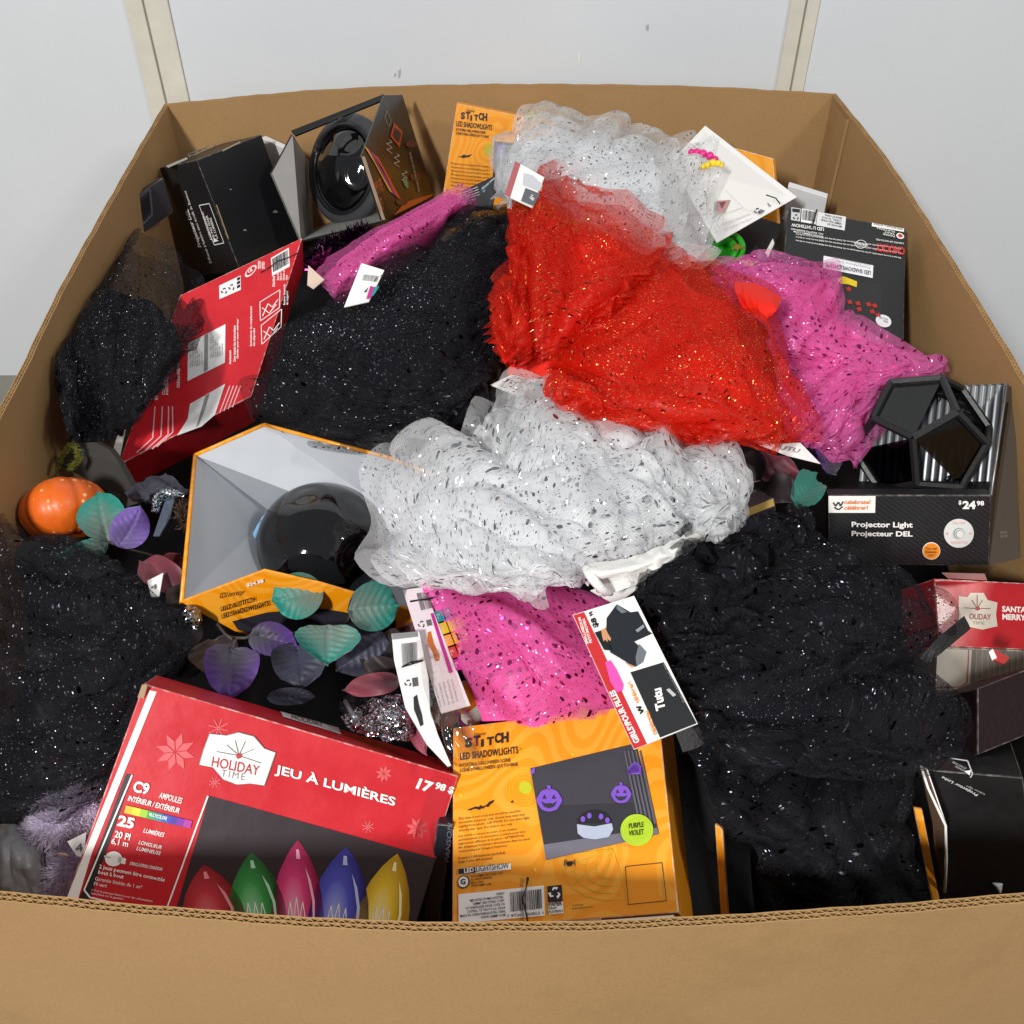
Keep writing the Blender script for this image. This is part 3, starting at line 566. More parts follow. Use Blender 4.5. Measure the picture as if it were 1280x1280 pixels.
l.strokes('printed_frame', [[l.uv(*z1(*q)) for q in ((725, 572), (762, 565), (815, 708), (780, 716), (725, 572))]], .0012, WHITE, 1)
l.pp('printed_triangle', [z1(*q) for q in ((778, 706), (797, 700), (780, 690))], WHITE, 2); l.text('AVERTISSEMENT\nNE PAS FIXER\nLA LUMI\u00c8RE', z1(795, 692), z1(760, 585), z1(768, 700), WHITE, 2, .01)
tp = pb.top
tp.disc('printed_circle', tp.uv(*z1(840, 328)), .2, .16, ink('#c9c6c0'), 1); tp.text('Projector Light\nProjecteur DEL', z1(690, 402), z1(800, 352), z1(682, 385), ink('#b5b2ae'), 1, .02); tp.pp('label_patch', [z1(*q) for q in ((604, 430), (680, 398), (684, 405), (612, 437))], ink('#c9c6c0'), 1)
f = pb.front
for x, y, r in ((838, 514, 4), (1000, 595, 9), (890, 662, 6)): f.pp('scuff', [z1(x + r * (1 + .4 * math.sin(3 * a)) * math.cos(a), y + .6 * r * math.sin(a)) for a in np.linspace(0, 6.28, 9, endpoint=False)], ink('#8a8682'), 1)
f.strokes('cut_slot', [[f.uv(*z1(808, 374)), f.uv(*z1(872, 342))]], .0018, ink('#b9a88c'), 1); f.strokes('cut_slot', [[f.uv(*z1(786, 570)), f.uv(*z1(830, 694))]], .0018, ink('#b9a070'), 1)
# small dark box and white panel next to it
T = Carton.three((156, 254, .575), (204, 222, .585), (170, 298, .525), .012)
c = Carton('projector_box', 'dark grey edged box peeking out between the black projector carton and the left wall', *T, '#2a2c30'); c.front.pp('printed_panel', [(168, 258), (186, 243), (188, 262), (174, 280)], ink('#0e0f10'), 1); c.front.strokes('printed_frame', [[c.front.uv(*q) for q in ((163, 256), (187, 235), (190, 268), (175, 284), (163, 256))]], .003, ink('#565a60'), 1)
T = Carton.three((326, 172, .56), (359, 187, .56), (338, 240, .46), .01)
Carton('plain_box', 'plain white box corner between the projector carton and the dome box', *T, '#e8e8e8')

# ---- black box printed upside down, right rear
z6 = crop(900, 200, 3.368)
T = Carton.frame([0.379, 1.308, 0.617], [0.981, -0.171, -0.094], [-0.192, -0.932, -0.306], [-0.036, 0.319, -0.947], .161, .205, .09)
ch = Carton('shadow_light_box', 'black box with upside down red and white lettering beside the right wall', *T, '#131315', mface=M_BLKB); f = ch.front
def inv(s, x0, y0, x1, y1, h, m=WHITE, b=.01, k=2): f.text(s, z6(x1, y1 - h), z6(x0, y0 - h), z6(x1, y1), m, k, b)   # upside-down line whose lower edge in the photo is x0,y0 - x1,y1
f.barcode([z6(*q) for q in ((345, 205), (410, 218), (402, 272), (340, 262))], 5, 1)
f.pp('label_patch', [z6(*q) for q in ((412, 220), (530, 240), (524, 298), (404, 276))], ink('#dcdcdc'), 1); inv('IMPORTED BY\nGEMMY INDUSTRIES\nCOPPELL, TX 75019\nMADE IN CHINA', 424, 270, 512, 288, 44, BLK)
f.pp('printed_icon', [z6(*q) for q in ((300, 200), (340, 206), (336, 260), (298, 254))], ink('#c8c8c8'), 1); recycle(f, z6, 319, 243, 13, BLK, 2); f.pp('printed_bar', [z6(*q) for q in ((304, 206), (336, 210), (335, 224), (303, 220))], BLK, 2)
inv('LED LIGHTSHOW', 300, 282, 436, 302, 14, WHITE, .02); inv('WWW.GEMMY.COM\nALL RIGHTS RESERVED', 298, 305, 434, 328, 16)
f.pp('label_patch', [z6(*q) for q in ((640, 265), (775, 290), (773, 304), (638, 280))], WHITE, 1); inv('NE PAS INSTALLER A L EXTERIEUR', 645, 274, 768, 298, 8, BLK); inv('PAPER\nTRAY\nPLATEAU', 660, 312, 735, 328, 26)
f.disc('printed_mark', f.uv(*z6(758, 321)), .032, .026, WHITE, 1); f.disc('printed_mark', f.uv(*z6(758, 321)), .02, .016, ink('#c03038'), 2)
inv('CHUCKY', 652, 386, 776, 404, 34, ink('#d02a22'), .04); inv('UNIVERSAL', 560, 356, 622, 368, 10, WHITE, .02); f.strokes('printed_mark', [[f.uv(*z6(592 + 22 * math.cos(a), 357 + 17 * math.sin(a))) for a in np.linspace(0, 6.28, 24)]], .0008, WHITE, 2)
for k_, (a, b) in enumerate(((318, 345), (330, 357), (345, 372))): inv('This item is not a toy and should be used for decorative purposes only. Actual item may vary slightly from the photo on this box', 318, a, 762, a + 62 + k_ * 6, 9)
inv('LIGHTS UP ROTATES', 655, 340, 772, 358, 7)
f.pp('label_patch', [z6(*q) for q in ((436, 404), (645, 445), (642, 498), (432, 456))], ink('#e6e6ea'), 1); inv('LED SHADOWLIGHTS\u2122', 448, 452, 634, 488, 18, ink('#34343a'), .02, 2); inv('Rotating Halloween Scene\nSc\u00e8ne d\u2019Halloween qui tourne', 472, 428, 630, 462, 22, ink('#8a8a92'), 0, 2)
f.pp('printed_scene', [z6(*q) for q in ((500, 515), (676, 522), (680, 728), (520, 700))], ink('#232123'), 1)
f.pp('printed_badge', [z6(*q) for q in ((494, 500), (520, 492), (576, 514), (574, 538), (540, 526), (494, 522))], ink('#d8bc14'), 2)
for x, y in ((540, 545), (545, 600), (580, 606), (585, 630), (625, 610), (650, 615), (640, 640), (665, 655)): f.pp('printed_splash', [z6(x + r_ * math.cos(a), y + r_ * math.sin(a)) for a, r_ in zip(np.linspace(0, 6.28, 9, endpoint=False), (9, 14, 7, 12, 8, 15, 7, 11, 8))], ink('#b02018'), 2)
f.disc('printed_badge', f.uv(*z6(687, 680)), .062, .05, ink('#dcdce0'), 2); inv('RED\nROUGE', 668, 680, 704, 690, 18, ink('#5a5a60'), .01, 3)
tube('security_tie', [f.pos(*f.uv(*z6(x, y)), 5) for x, y in ((384, 292), (392, 260), (405, 216))], .0012, mat('black_plastic', '#0c0c0d', .3), ch.e)
# boxes further back on the right
T = Carton.three((985, 232, .56), (1034, 247, .55), (978, 275, .50), .012)
Carton('plain_box', 'white box top between the white card and the upside down black box', *T, '#dcdde0')
T = Carton.three((908, 182, .60), (966, 198, .60), (915, 262, .52), .012)
Carton('orange_box', 'orange box edge sticking up behind the white card', *T, '#ee9a1e', mface=M_OR)
T = Carton.three((925, 262, .50), (984, 270, .50), (905, 345, .44), .06)
Carton('dark_box', 'black box hidden in shadow beneath the white card', *T, '#111113')

# ---- red box and black box at the right front
z8 = crop(860, 440, 3.048)
T = Carton.frame([0.425, 0.703, 0.523], [0.993, 0.038, -0.109], [-0.028, -0.841, -0.541], [-0.112, 0.54, -0.834], .112, .068, .07)
sx = Carton('santa_box', 'red and grey box with a white plaque logo at the right wall', *T, '#b8232e'); f = sx.front
pl = [(1030, 930), (1062, 935), (1075, 918), (1125, 918), (1140, 945), (1178, 955), (1172, 1000), (1178, 1045), (1120, 1058), (1080, 1050), (1030, 1030)]
f.pp('logo_plate', [z8(*q) for q in pl], ink('#cfc6b8'), 1); f.text('OLIDAY', z8(1070, 1018), z8(1152, 1022), z8(1070, 996), ink('#8a3034'), 2, .015); f.text('TIME', z8(1082, 1038), z8(1128, 1040), z8(1082, 1026), ink('#8a8078'), 2)
f.strokes('logo_sprig', [[f.uv(*z8(1100, 978)), f.uv(*z8(*e))] for e in ((1050, 975), (1150, 978), (1100, 925), (1080, 945), (1120, 945))], .0008, ink('#7a5a54'), 2); f.disc('logo_berry', f.uv(*z8(1100, 978)), .022, .03, ink('#a03038'), 3)
f.text('SANTA\nMERRY', z8(1194, 1020), z8(1286, 1024), z8(1194, 968), WHITE, 2, .035)
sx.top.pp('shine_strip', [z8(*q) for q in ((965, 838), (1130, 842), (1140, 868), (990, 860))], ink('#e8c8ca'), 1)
b0 = sx.O + sx.V * 1.01; wv = np.array([-0.01, -.62, -.78]); wv = unit(wv) * .07
gb = box_mesh('window_tray', b0, sx.U, wv, unit(np.cross(wv, sx.U)) * -.05, mat('grey_flute_card', '#77726c', .5, bump=.2, bscale=50), worn('#77726c'), sx.e)
gf = Face(b0, sx.U, wv, sx.e)
for i in range(18): gf.strokes('flute_line', [[(.02 + i * .055, .02), (.02 + i * .055, .98)]], .0012, ink('#8b857d'), 1)
gf.rect('printed_plaque', -.02, .02, .30, .62, ink('#c8c2b8'), 2); gf.strokes('printed_frame', [[(.27, .02), (.27, .5), (.2, .56), (-.02, .58)]], .001, ink('#a84a4a'), 3)
z9 = crop(860, 820, 3.048)
T = Carton.three((1157, 962, .54), (1279, 972, .555), (1180, 1128, .44), .10)
pr = Carton('projector_box', 'black projector carton with upside down lettering in the front right corner', *T, '#141416', mface=M_BLKB); f = pr.front
f.text('Projector Light', z9(1108, 522), z9(972, 452), z9(1098, 532), ink('#c8c8c8'), 2, .02); f.text('Indoor light', z9(1132, 520), z9(1062, 488), z9(1128, 528), ink('#a8a8a8'), 2)
f.strokes('printed_frame', [[f.uv(*z9(*q)) for q in ((1000, 388), (1065, 398), (1084, 448), (1075, 462))]], .001, ink('#b8b8b8'), 1); f.pp('printed_triangle', [z9(*q) for q in ((1052, 436), (1078, 432), (1072, 452))], WHITE, 2)
f.text('WARNING\nDO NOT STARE', z9(1062, 424), z9(1010, 398), z9(1050, 438), ink('#b8b8b8'), 2)
T = Carton.three((1222, 860, .56), (1300, 830, .56), (1222, 944, .535), .09)
Carton('projector_box', 'dark maroon black box sloping above the front right projector carton', *T, '#241a1e', mface=mat('maroon_board', '#1c0e12', .6, spec=.15, bump=.15, bscale=150))
T = Carton.three((1246, 1108, .47), (1300, 1080, .47), (1262, 1140, .44), .03)
Carton('white_packet', 'pale bluish white packet corner in the front right corner', *T, '#d4dbe4', cat='packet')
# box edges beside the right-hand black tutu
T = Carton.three((893, 1030, .53), (903, 1036, .53), (902, 1165, .45), .004)
Carton('orange_box', 'thin orange box edge on the dark side of the orange light box', *T, '#e89a20', mface=M_OR)
T = Carton.three((1142, 1010, .52), (1153, 1012, .52), (1168, 1145, .44), .004)
Carton('orange_box', 'thin orange box edge right of the hanging black tutu', *T, '#d98a1a', mface=M_OR)
s_ = thing('folded_card', 'thin white edged folded card standing beside the front right projector carton', 'card', at(1165, 1050, .42))
slab('card_sheet', [at(1150, 958, .56), at(1158, 962, .56), at(1182, 1032, .53), at(1180, 1115, .46), at(1172, 1110, .45), at(1166, 1030, .52)], .0012, [mat('brown_gloss', '#5a4638', .25), WHITE, WHITE], s_)
tube('card_edge', [at(1151, 957, .561), at(1160, 985, .553), at(1182, 1032, .531), at(1183, 1075, .50), at(1181, 1115, .461)], .0011, WHITE, s_, 6)
T = Carton.three((838, 940, .50), (896, 945, .50), (850, 1155, .44), .08)
db = Carton('dark_box', 'black box with faint grey print between the orange box and the black tutu', *T, '#0f0f10'); db.front.strokes('printed_frame', [[db.front.uv(*q) for q in ((848, 1010), (862, 1010), (864, 1060), (850, 1060), (848, 1010))]], .001, ink('#3a3a3c'), 1)
T = Carton.three((546, 1030, .52), (566, 1032, .52), (530, 1150, .44), .06)
db = Carton('dark_box', 'dark navy box squeezed between the red light set box and the orange box', *T, '#1c1f2a'); db.front.text('PANSON', (562, 1078), (566, 1030), (556, 1076), ink('#6a6a78'), 1)

# ================================================================ OPEN DISPLAY BOXES WITH PROJECTORS
M_GREY = mat('grey_board', '#b4b8be', .55, mottle=.05, mscale=20, bump=.05, bscale=15)
M_GLOSS = mat('black_gloss', '#08080a', .06, coat=.6)
M_SMOKE = mat('smoke_black', '#0d0d10', .12, coat=.4)
def dome(name, c, r, axis, parent, m, squash=.85, dents=6, seg=72, rings=36, depth=.10, a0=0., floor=-.45, wid=.34):
    """glossy dome with soft dents pressed into it round the crown"""
    ax = unit(axis); a = unit(np.cross(ax, [0.3, 0.1, 1.0])); b = np.cross(ax, a)
    V = []; Fc = []
    for i in range(rings + 1):
        th = i / rings * math.acos(floor)
        for k in range(seg):
            ph = 2 * math.pi * k / seg; d = 0.0
            for j in range(dents):
                pj = a0 + 2 * math.pi * j / dents; tj = .78
                dd = math.acos(max(-1, min(1, math.cos(th) * math.cos(tj) + math.sin(th) * math.sin(tj) * math.cos(ph - pj))))
                d += math.exp(-(dd / wid) ** 8)
            rr = r * (1 - depth * d)
            V.append(c + rr * (ax * math.cos(th) * squash + (a * math.cos(ph) + b * math.sin(ph)) * math.sin(th)))
    for i in range(rings):
        for k in range(seg): Fc.append((i * seg + k, (i + 1) * seg + k, (i + 1) * seg + (k + 1) % seg, i * seg + (k + 1) % seg))
    return mesh(name, V, Fc, m, parent, True)
def ring(name, c, axis, R, r, m, parent, arc=(0, 2 * math.pi), seg=10):
    ax = unit(axis); a = unit(np.cross(ax, [0.3, 0.1, 1.0])); b = np.cross(ax, a)
    return tube(name, [c + R * (a * math.cos(t) + b * math.sin(t)) for t in np.linspace(*arc, 64)], r, m, parent, seg)

# ---- orange display box with the black dome (centre left)
E_ = thing('display_box', 'orange open display box with grey inside holding a black dome light', 'box', at(390, 680, .43))
OE = [M_GREY, M_OR, M_OR]
A, B, C_, D_ = at(244, 569, .575), at(330, 531, .585), at(486, 572, .58), at(560, 600, .57)
Fl, I1, I2 = at(227, 753, .555), at(340, 641, .475), at(560, 690, .47)
I3, I4 = at(338, 722, .475), at(540, 775, .465)
slab('back_wall', [I1, A, B, C_, D_, I2], .003, OE, E_, True)
slab('side_wall', [A, I1, I3, Fl], .003, OE, E_, True)
slab('shelf', [I1, I2, I4, I3], .003, OE, E_, True)
lipT = [(227, 753, .556), (330, 714, .55), (400, 730, .545), (520, 765, .54)]
lipB = [(515, 842, .455), (440, 832, .455), (294, 789, .50)]
def onplane(ps, tri):
    A_, B_, C2 = tri; n_ = np.cross(B_ - A_, C2 - A_); out = []
    for p in ps: d = ray(p[0], p[1]); out.append(CAM + d * (np.dot(A_ - CAM, n_) / np.dot(d, n_)))
    return out
lipP = onplane(lipT + lipB, [at(*lipT[0]), at(*lipT[3]), at(*lipB[1])])
lp = slab('front_lip', lipP, .003, [M_OR, M_GREY, M_OR], E_)
for q0_, q1_ in ((A, B), (B, C_), (C_, D_), (A, Fl)): tube('folded_edge', [q0_, (q0_ + q1_) / 2, q1_], .0022, M_OR, E_, 6)
lf = Face(at(*lipT[0]), at(*lipT[3]) - at(*lipT[0]), at(*lipB[2]) - at(*lipT[0]), E_, .0009)
z7 = crop(220, 500, 2.909)
# level the lettering with the lip's own plane
N0 = unit(np.cross(lipP[3] - lipP[0], lipP[5] - lipP[0]))
lf.N = N0 if np.dot(N0, CAM - lf.O) > 0 else -N0; lf.O = lipP[0] + lf.N * .0004; lf.p = lp; e1 = unit(np.cross(lf.N, [0, 0, 1.0])); lf.U = e1; lf.V = np.cross(lf.N, e1)
DB = ink('#241a1c')
lf.text('Disney', z7(160, 722), z7(250, 706), z7(158, 698), DB, 2, .0, .3); lf.text('LILO & STITCH', z7(165, 764), z7(288, 728), z7(163, 746), DB, 2, .02); lf.text('LED SHADOWLIGHTS', z7(168, 790), z7(340, 742), z7(166, 772), DB, 2, .02)
lf.text('$24.98', z7(258, 676), z7(320, 660), z7(256, 662), ink('#f4f2ee'), 2, .04)
lf.pp('printed_panel', [z7(*q) for q in ((205, 802), (330, 770), (520, 755), (800, 800), (800, 940), (520, 935), (225, 832))], ink('#2c2a33'), 1)
pj = thing('dome_light', 'glossy black dome light inside the orange display box', 'light', at(405, 690, .45))
dc = at(402, 680, .49)
dome('lamp_dome', dc, .069, (CAM - dc) * .6 + np.array([0, 0, .4]), pj, M_GLOSS, .80, 5, depth=.035, a0=.4, floor=-.1, wid=.30)
for R_, m_ in ((.071, '#33466a'), (.076, '#86b4d8')): ring('base_ring', dc - np.array([0, 0, .010]), (CAM - dc) * .4 + np.array([0, 0, .5]), R_, .0026, mat('plastic_' + m_, m_, .35), pj)

# ---- black display box with the big clear dome (rear left)
E2 = thing('display_box', 'black and orange open display box with a clear dome leaning on the rear wall', 'box', at(440, 250, .43))
z4 = crop(340, 60, 2.909)
P = lambda x, y, z: at(*z4(x, y), z)
M_DK = mat('dark_shelf', '#4d4e52', .4, coat=.1); M_BKB = card('#0d0b09', 'brown_black_board', .3)
GP_ = mat('grey_panel', '#8d8a86', .5, mottle=.08)
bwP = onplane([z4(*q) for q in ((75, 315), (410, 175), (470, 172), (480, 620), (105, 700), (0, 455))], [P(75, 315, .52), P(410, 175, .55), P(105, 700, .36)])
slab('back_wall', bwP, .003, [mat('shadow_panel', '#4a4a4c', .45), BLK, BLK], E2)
slab('inner_wall', [P(75, 315, .605), P(0, 455, .56), P(105, 700, .47), P(150, 690, .42), P(140, 420, .50)], .003, [GP_, BLK, BLK], E2, True)
slab('lower_wall', [P(105, 700, .47), P(400, 628, .52), P(380, 560, .46), P(150, 660, .42)], .003, [GP_, BLK, BLK], E2, True)
slab('top_edge', [P(70, 300, .613), P(405, 168, .643), P(420, 182, .640), P(85, 318, .607)], .004, BLK, E2)
sP = onplane([z4(*q) for q in ((408, 172), (474, 170), (585, 530), (400, 625), (325, 395))], [P(408, 172, .65), P(585, 530, .49), P(325, 395, .625)])
sd = slab('side_wall', sP, .003, [M_BKB, BLK, M_BKB], E2)
sf = Face(np.mean(sP, 0), sP[1] - sP[0], sP[3] - sP[0], sd, .001)
N0 = unit(sum((np.cross(a, b) for a, b in zip(sP, sP[1:] + sP[:1])), np.zeros(3))); sf.N = N0 if np.dot(N0, CAM - sf.O) > 0 else -N0; sf.O = sP[0] + sf.N * .0003; e1 = unit(np.cross(sf.N, [0, 0, 1.0])); sf.U = e1; sf.V = np.cross(sf.N, e1)
for cc, o0, o1 in (('#e8a21e', 0, 12), ('#8a2f86', 12, 26), ('#c8441c', 26, 44)): sf.pp('printed_stripe', [z4(*q) for q in ((332 + o0 * 1.2, 355 + o0), (332 + o1 * 1.2, 355 + o1), (425 + o1, 520 + o1 * .8), (425 + o0, 520 + o0 * .8), (372 + o0, 420 + o0 * .6))], ink(cc), 1)
sf.text('BUMP IN THE\nNIGHTS', z4(388, 600), z4(414, 582), z4(364, 490), ink('#b5502a'), 2, .02)
sf.pp('printed_badge', [z4(*q) for q in ((442, 272), (474, 306), (462, 362), (428, 322))], ink('#a83c18'), 1); sf.pp('printed_badge', [z4(*q) for q in ((444, 290), (466, 312), (458, 345), (436, 318))], ink('#1c130e'), 2)
sf.strokes('printed_badge_ring', [[sf.uv(*z4(*q)) for q in ((415, 228), (432, 262), (424, 286), (408, 256), (415, 228))]], .0009, ink('#9a8a78'), 1)
sf.strokes('printed_drawing', [[sf.uv(*z4(x + 12 * math.sin(i * 2.1), y + i * 7)) for i in range(8)] for x, y in ((425, 335), (452, 385), (480, 445))], .0008, ink('#b9aea0'), 1)
sf.text('PROJECTEUR DE SC\u00c8NE', z4(536, 520), z4(502, 378), z4(528, 524), ink('#8d857c'), 2, .01); sf.disc('printed_mark', sf.uv(*z4(484, 490)), .008, .009, ink('#5c7a4a'), 1)
for x, y in ((505, 350), (520, 470), (470, 560)): sf.pp('printed_splash', [z4(x + 22 * math.cos(a), y + 14 * math.sin(a)) for a in np.linspace(0, 6.28, 9, endpoint=False)], ink('#4a2412'), 1)
sf.pp('printed_panel', [z4(*q) for q in ((440, 610), (580, 540), (585, 530), (480, 562))], ink('#a8481c'), 1)
slab('front_edge', [sP[4], sP[4] + sf.N * .001 + np.array([.004, 0, 0]), sP[3] + np.array([.004, 0, 0]) + sf.N * .001, sP[3]], .003, mat('worn_edge', '#8d7a64', .7), E2)
pj2 = thing('dome_light', 'big clear glossy dome light inside the black display box at the rear', 'light', at(430, 220, .45))
c2 = P(256, 440, .545); ax2 = unit(CAM - c2) * .66 - RT * .58 + UP * .12
ring('tyre_ring', c2 - unit(ax2) * .012, ax2, .076, .012, mat('rubber_grey', '#3b3c40', .45), pj2, seg=14)
ring('rim_lip', c2 - unit(ax2) * .002, ax2, .069, .004, mat('rubber_dark', '#1b1c1f', .3), pj2)
dome('lamp_dome', c2 - unit(ax2) * .018, .067, ax2, pj2, M_GLOSS, .62, 5, depth=.07, a0=.9, floor=.1)

# ---- silver black display box with the faceted projector (right)
z8 = crop(860, 440, 3.048)
E3 = thing('display_box', 'silver ribbed black display box with a white remote print at the right wall', 'box', at(1150, 660, .43))
def ribbed(name, c1, c2_, sc, metal=.0, rough=.35):
    t = NT(name); g = t.n('TexCoord').outputs['UV']; w = t.n('TexWave', {'Vector': g, 'Scale': sc}, bands_direction='X').outputs[1]
    p = t.n('BsdfPrincipled', {'Base Color': t.mix(w, lin(c1), lin(c2_)), 'Roughness': rough, 'Metallic': metal}); b = t.n('Bump', {'Height': w, 'Strength': .5, 'Distance': .002}); t.t.links.new(b.outputs[0], p.inputs['Normal']); return t.done(p.outputs[0])
O3, U3, V3 = at(1035.5, 619, .545), at(1239, 619, .555) - at(1035.5, 619, .545), at(1036, 706, .478) - at(1035.5, 619, .545)
N3 = unit(np.cross(U3, V3)); N3 = N3 if np.dot(N3, O3 - CAM) > 0 else -N3
N3 = unit(np.array([N3[0] * .3, N3[1], N3[2] * .2])) ; back = N3 * .10
box_mesh('lip_body', O3, U3, V3, back * .12, M_CARB, worn('#18181a'), E3)
lf3 = Face(O3, U3, V3, E3, .0008)
# white label and lettering on the lip
lf3.pp('label_patch', [z8(*q) for q in ((535, 548), (714, 548), (712, 612), (535, 612))], ink('#f2efe9'), 1)
lf3.text('celebrate!\nc\u00e9l\u00e9brer!', z8(594, 600), z8(694, 600), z8(594, 562), ink('#e07a3a'), 2, .03)
lf3.strokes('printed_bat_face', [[lf3.uv(*z8(*q)) for q in ((552, 572), (562, 586), (572, 570), (580, 586), (590, 568))], [lf3.uv(*z8(*q)) for q in ((556, 590), (572, 600), (588, 588))]], .0016, BLK, 2)
lf3.text('Projector Light', z8(622, 672), z8(854, 674), z8(622, 645), WHITE, 2, .03); lf3.text('Projecteur DEL', z8(622, 706), z8(854, 708), z8(622, 680), WHITE, 2, .03)
lf3.text('24', z8(1044, 597), z8(1094, 597), z8(1044, 566), WHITE, 2, .045); lf3.text('$', z8(1029, 582), z8(1040, 582), z8(1029, 564), WHITE, 2, .03); lf3.text('98', z8(1098, 584), z8(1126, 584), z8(1098, 566), WHITE, 2, .03)
def circ(f, x, y, r, m, k, ry=None): f.pp('printed_disc', [z8(x + r * math.cos(a), y + (ry or r) * math.sin(a)) for a in np.linspace(0, 6.283, 40, endpoint=False)], m, k)
circ(lf3, 1031, 690, 57, ink('#d6d8d6'), 1, 55); circ(lf3, 1031, 690, 21, ink('#5c7a70'), 2); circ(lf3, 1031, 690, 19, ink('#dadcda'), 3); circ(lf3, 1031, 690, 15, ink('#5c7a70'), 4); circ(lf3, 1031, 690, 13.5, ink('#dadcda'), 5)
for a in (0, math.pi): circ(lf3, 1031 + 44 * math.cos(a), 690, 5, ink('#e0a8a0'), 2)
lf3.text('ON OFF', z8(1006, 655), z8(1056, 655), z8(1006, 645), ink('#d88a84'), 2); lf3.text('MODE BUTTON', z8(1000, 730), z8(1062, 730), z8(1000, 720), ink('#d88a84'), 2)
circ(lf3, 926, 757, 34, ink('#f0e4d0'), 1, 33); circ(lf3, 926, 757, 31, ink('#e88a1c'), 2, 30); lf3.text('Try me!\nEssayez-\nmoi !', z8(904, 776), z8(948, 776), z8(904, 742), ink('#5a2a10'), 3, .02, align='CENTER')
bt = [O3 + U3 + back + np.array([0, 0, .085]), O3 + back + np.array([0, 0, .085])]
TR, BR_ = at(1262, 480, .60), at(1277, 700, .49)
slab('side_wall', [O3 + U3 + N3 * .001, O3 + U3 + V3, at(1275, 698, .497), at(1268, 485, .60), at(1259, 481, .605)], .003, [mat('dark_bronze_board', '#4a4036', .35), BLK, worn('#4a4036')], E3)
bw = [at(1085, 490, .585), at(1259, 481, .604), at(1243, 640, .50), at(1070, 640, .49)]
nb_ = unit(np.cross(bw[1] - bw[0], bw[3] - bw[0])); 
mesh('back_wall', bw + [p + np.array([0, .003, 0]) for p in bw], [(3, 2, 1, 0), (4, 5, 6, 7), (0, 1, 5, 4), (1, 2, 6, 5), (2, 3, 7, 6), (3, 0, 4, 7)], ribbed('silver_ribbed', '#3a3c40', '#86898c', 11, .55, .3), E3, uv=[(0, 1), (.5, 1), (.5, 0), (0, 0)] * 2)
slab('shelf', [at(1040, 612, .545), at(1238, 612, .55), at(1243, 600, .52), at(1075, 600, .51)], .003, BLK, E3)
sw = Face(O3 + U3, at(1275, 620, .54) - (O3 + U3), V3, E3, .0012); sw.text('INDOOR\nUSE ONLY', z8(1183, 706), z8(1212, 702), z8(1182, 682), ink('#a89c8c'), 2)
tube('corner_edge', [at(1259, 480, .606), at(1249, 548, .583), O3 + U3], .0012, mat('silver_edge', '#8f9295', .3, metal=.5), E3, 6)
# faceted projector: twelve panes in a black frame
dd = thing('faceted_projector', 'black twelve sided projector with smoky branch patterned panes at the right', 'projector', at(1152, 590, .47))
ph_ = (1 + 5 ** .5) / 2
vs = np.array([(x, y, z) for x in (-1, 1) for y in (-1, 1) for z in (-1, 1)] + [(0, y / ph_, z * ph_) for y in (-1, 1) for z in (-1, 1)] + [(x / ph_, y * ph_, 0) for x in (-1, 1) for y in (-1, 1)] + [(x * ph_, 0, z / ph_) for x in (-1, 1) for z in (-1, 1)]) / 3 ** .5
cD = at(1151, 549, .555); Rd = .073
vw = unit(CAM - cD); v0 = vs[7]; nb = sorted(range(20), key=lambda i: np.linalg.norm(vs[i] - v0))[1:4]
zl = unit(v0); xl = unit(vs[nb[0]] - v0 - zl * np.dot(vs[nb[0]] - v0, zl)); yl = np.cross(zl, xl)
zw = unit(vw * 1.0 + RT * -.12 + UP * .02); xw = -UP - zw * np.dot(-UP, zw); xw = unit(xw); xw = unit(xw + RT * .03); xw = unit(xw - zw * np.dot(xw, zw)); yw = np.cross(zw, xw)
Rm = np.stack([xw, yw, zw], 1) @ np.stack([xl, yl, zl], 1).T
VD = cD + (vs @ Rm.T) * Rd
el = min(np.linalg.norm(vs[0] - vs[i]) for i in range(1, 20))
edges = [(i, j) for i in range(20) for j in range(i) if np.linalg.norm(vs[i] - vs[j]) < el * 1.05]
M_FR = mat('matte_black_frame', '#1b1c1e', .45, bump=.05, bscale=200)
fr = []
for i, j in edges:
    fr.append(tube_data([VD[i], (VD[i] + VD[j]) / 2, VD[j]], .0042, 6))
multi('frame', fr, M_FR, dd, False)
ico = [np.array(q) for q in [(0, s * 1, t * ph_) for s in (-1, 1) for t in (-1, 1)] + [(s * 1, t * ph_, 0) for s in (-1, 1) for t in (-1, 1)] + [(s * ph_, 0, t * 1) for s in (-1, 1) for t in (-1, 1)]]
def smoke():
    t = NT('smoked_pane'); a = t.n('BsdfTransparent', {'Color': lin('#3c3a42')}); b = t.n('BsdfGlossy', {'Roughness': .08, 'Color': (1, 1, 1, 1)}); f_ = t.n('Fresnel', {'IOR': 1.45})
    m = t.n('MixShader', {0: .05, 1: a.outputs[0], 2: b.outputs[0]}); return t.done(m.outputs[0])
M_SM = smoke(); M_BR = mat('branch_print', '#060607', .4)
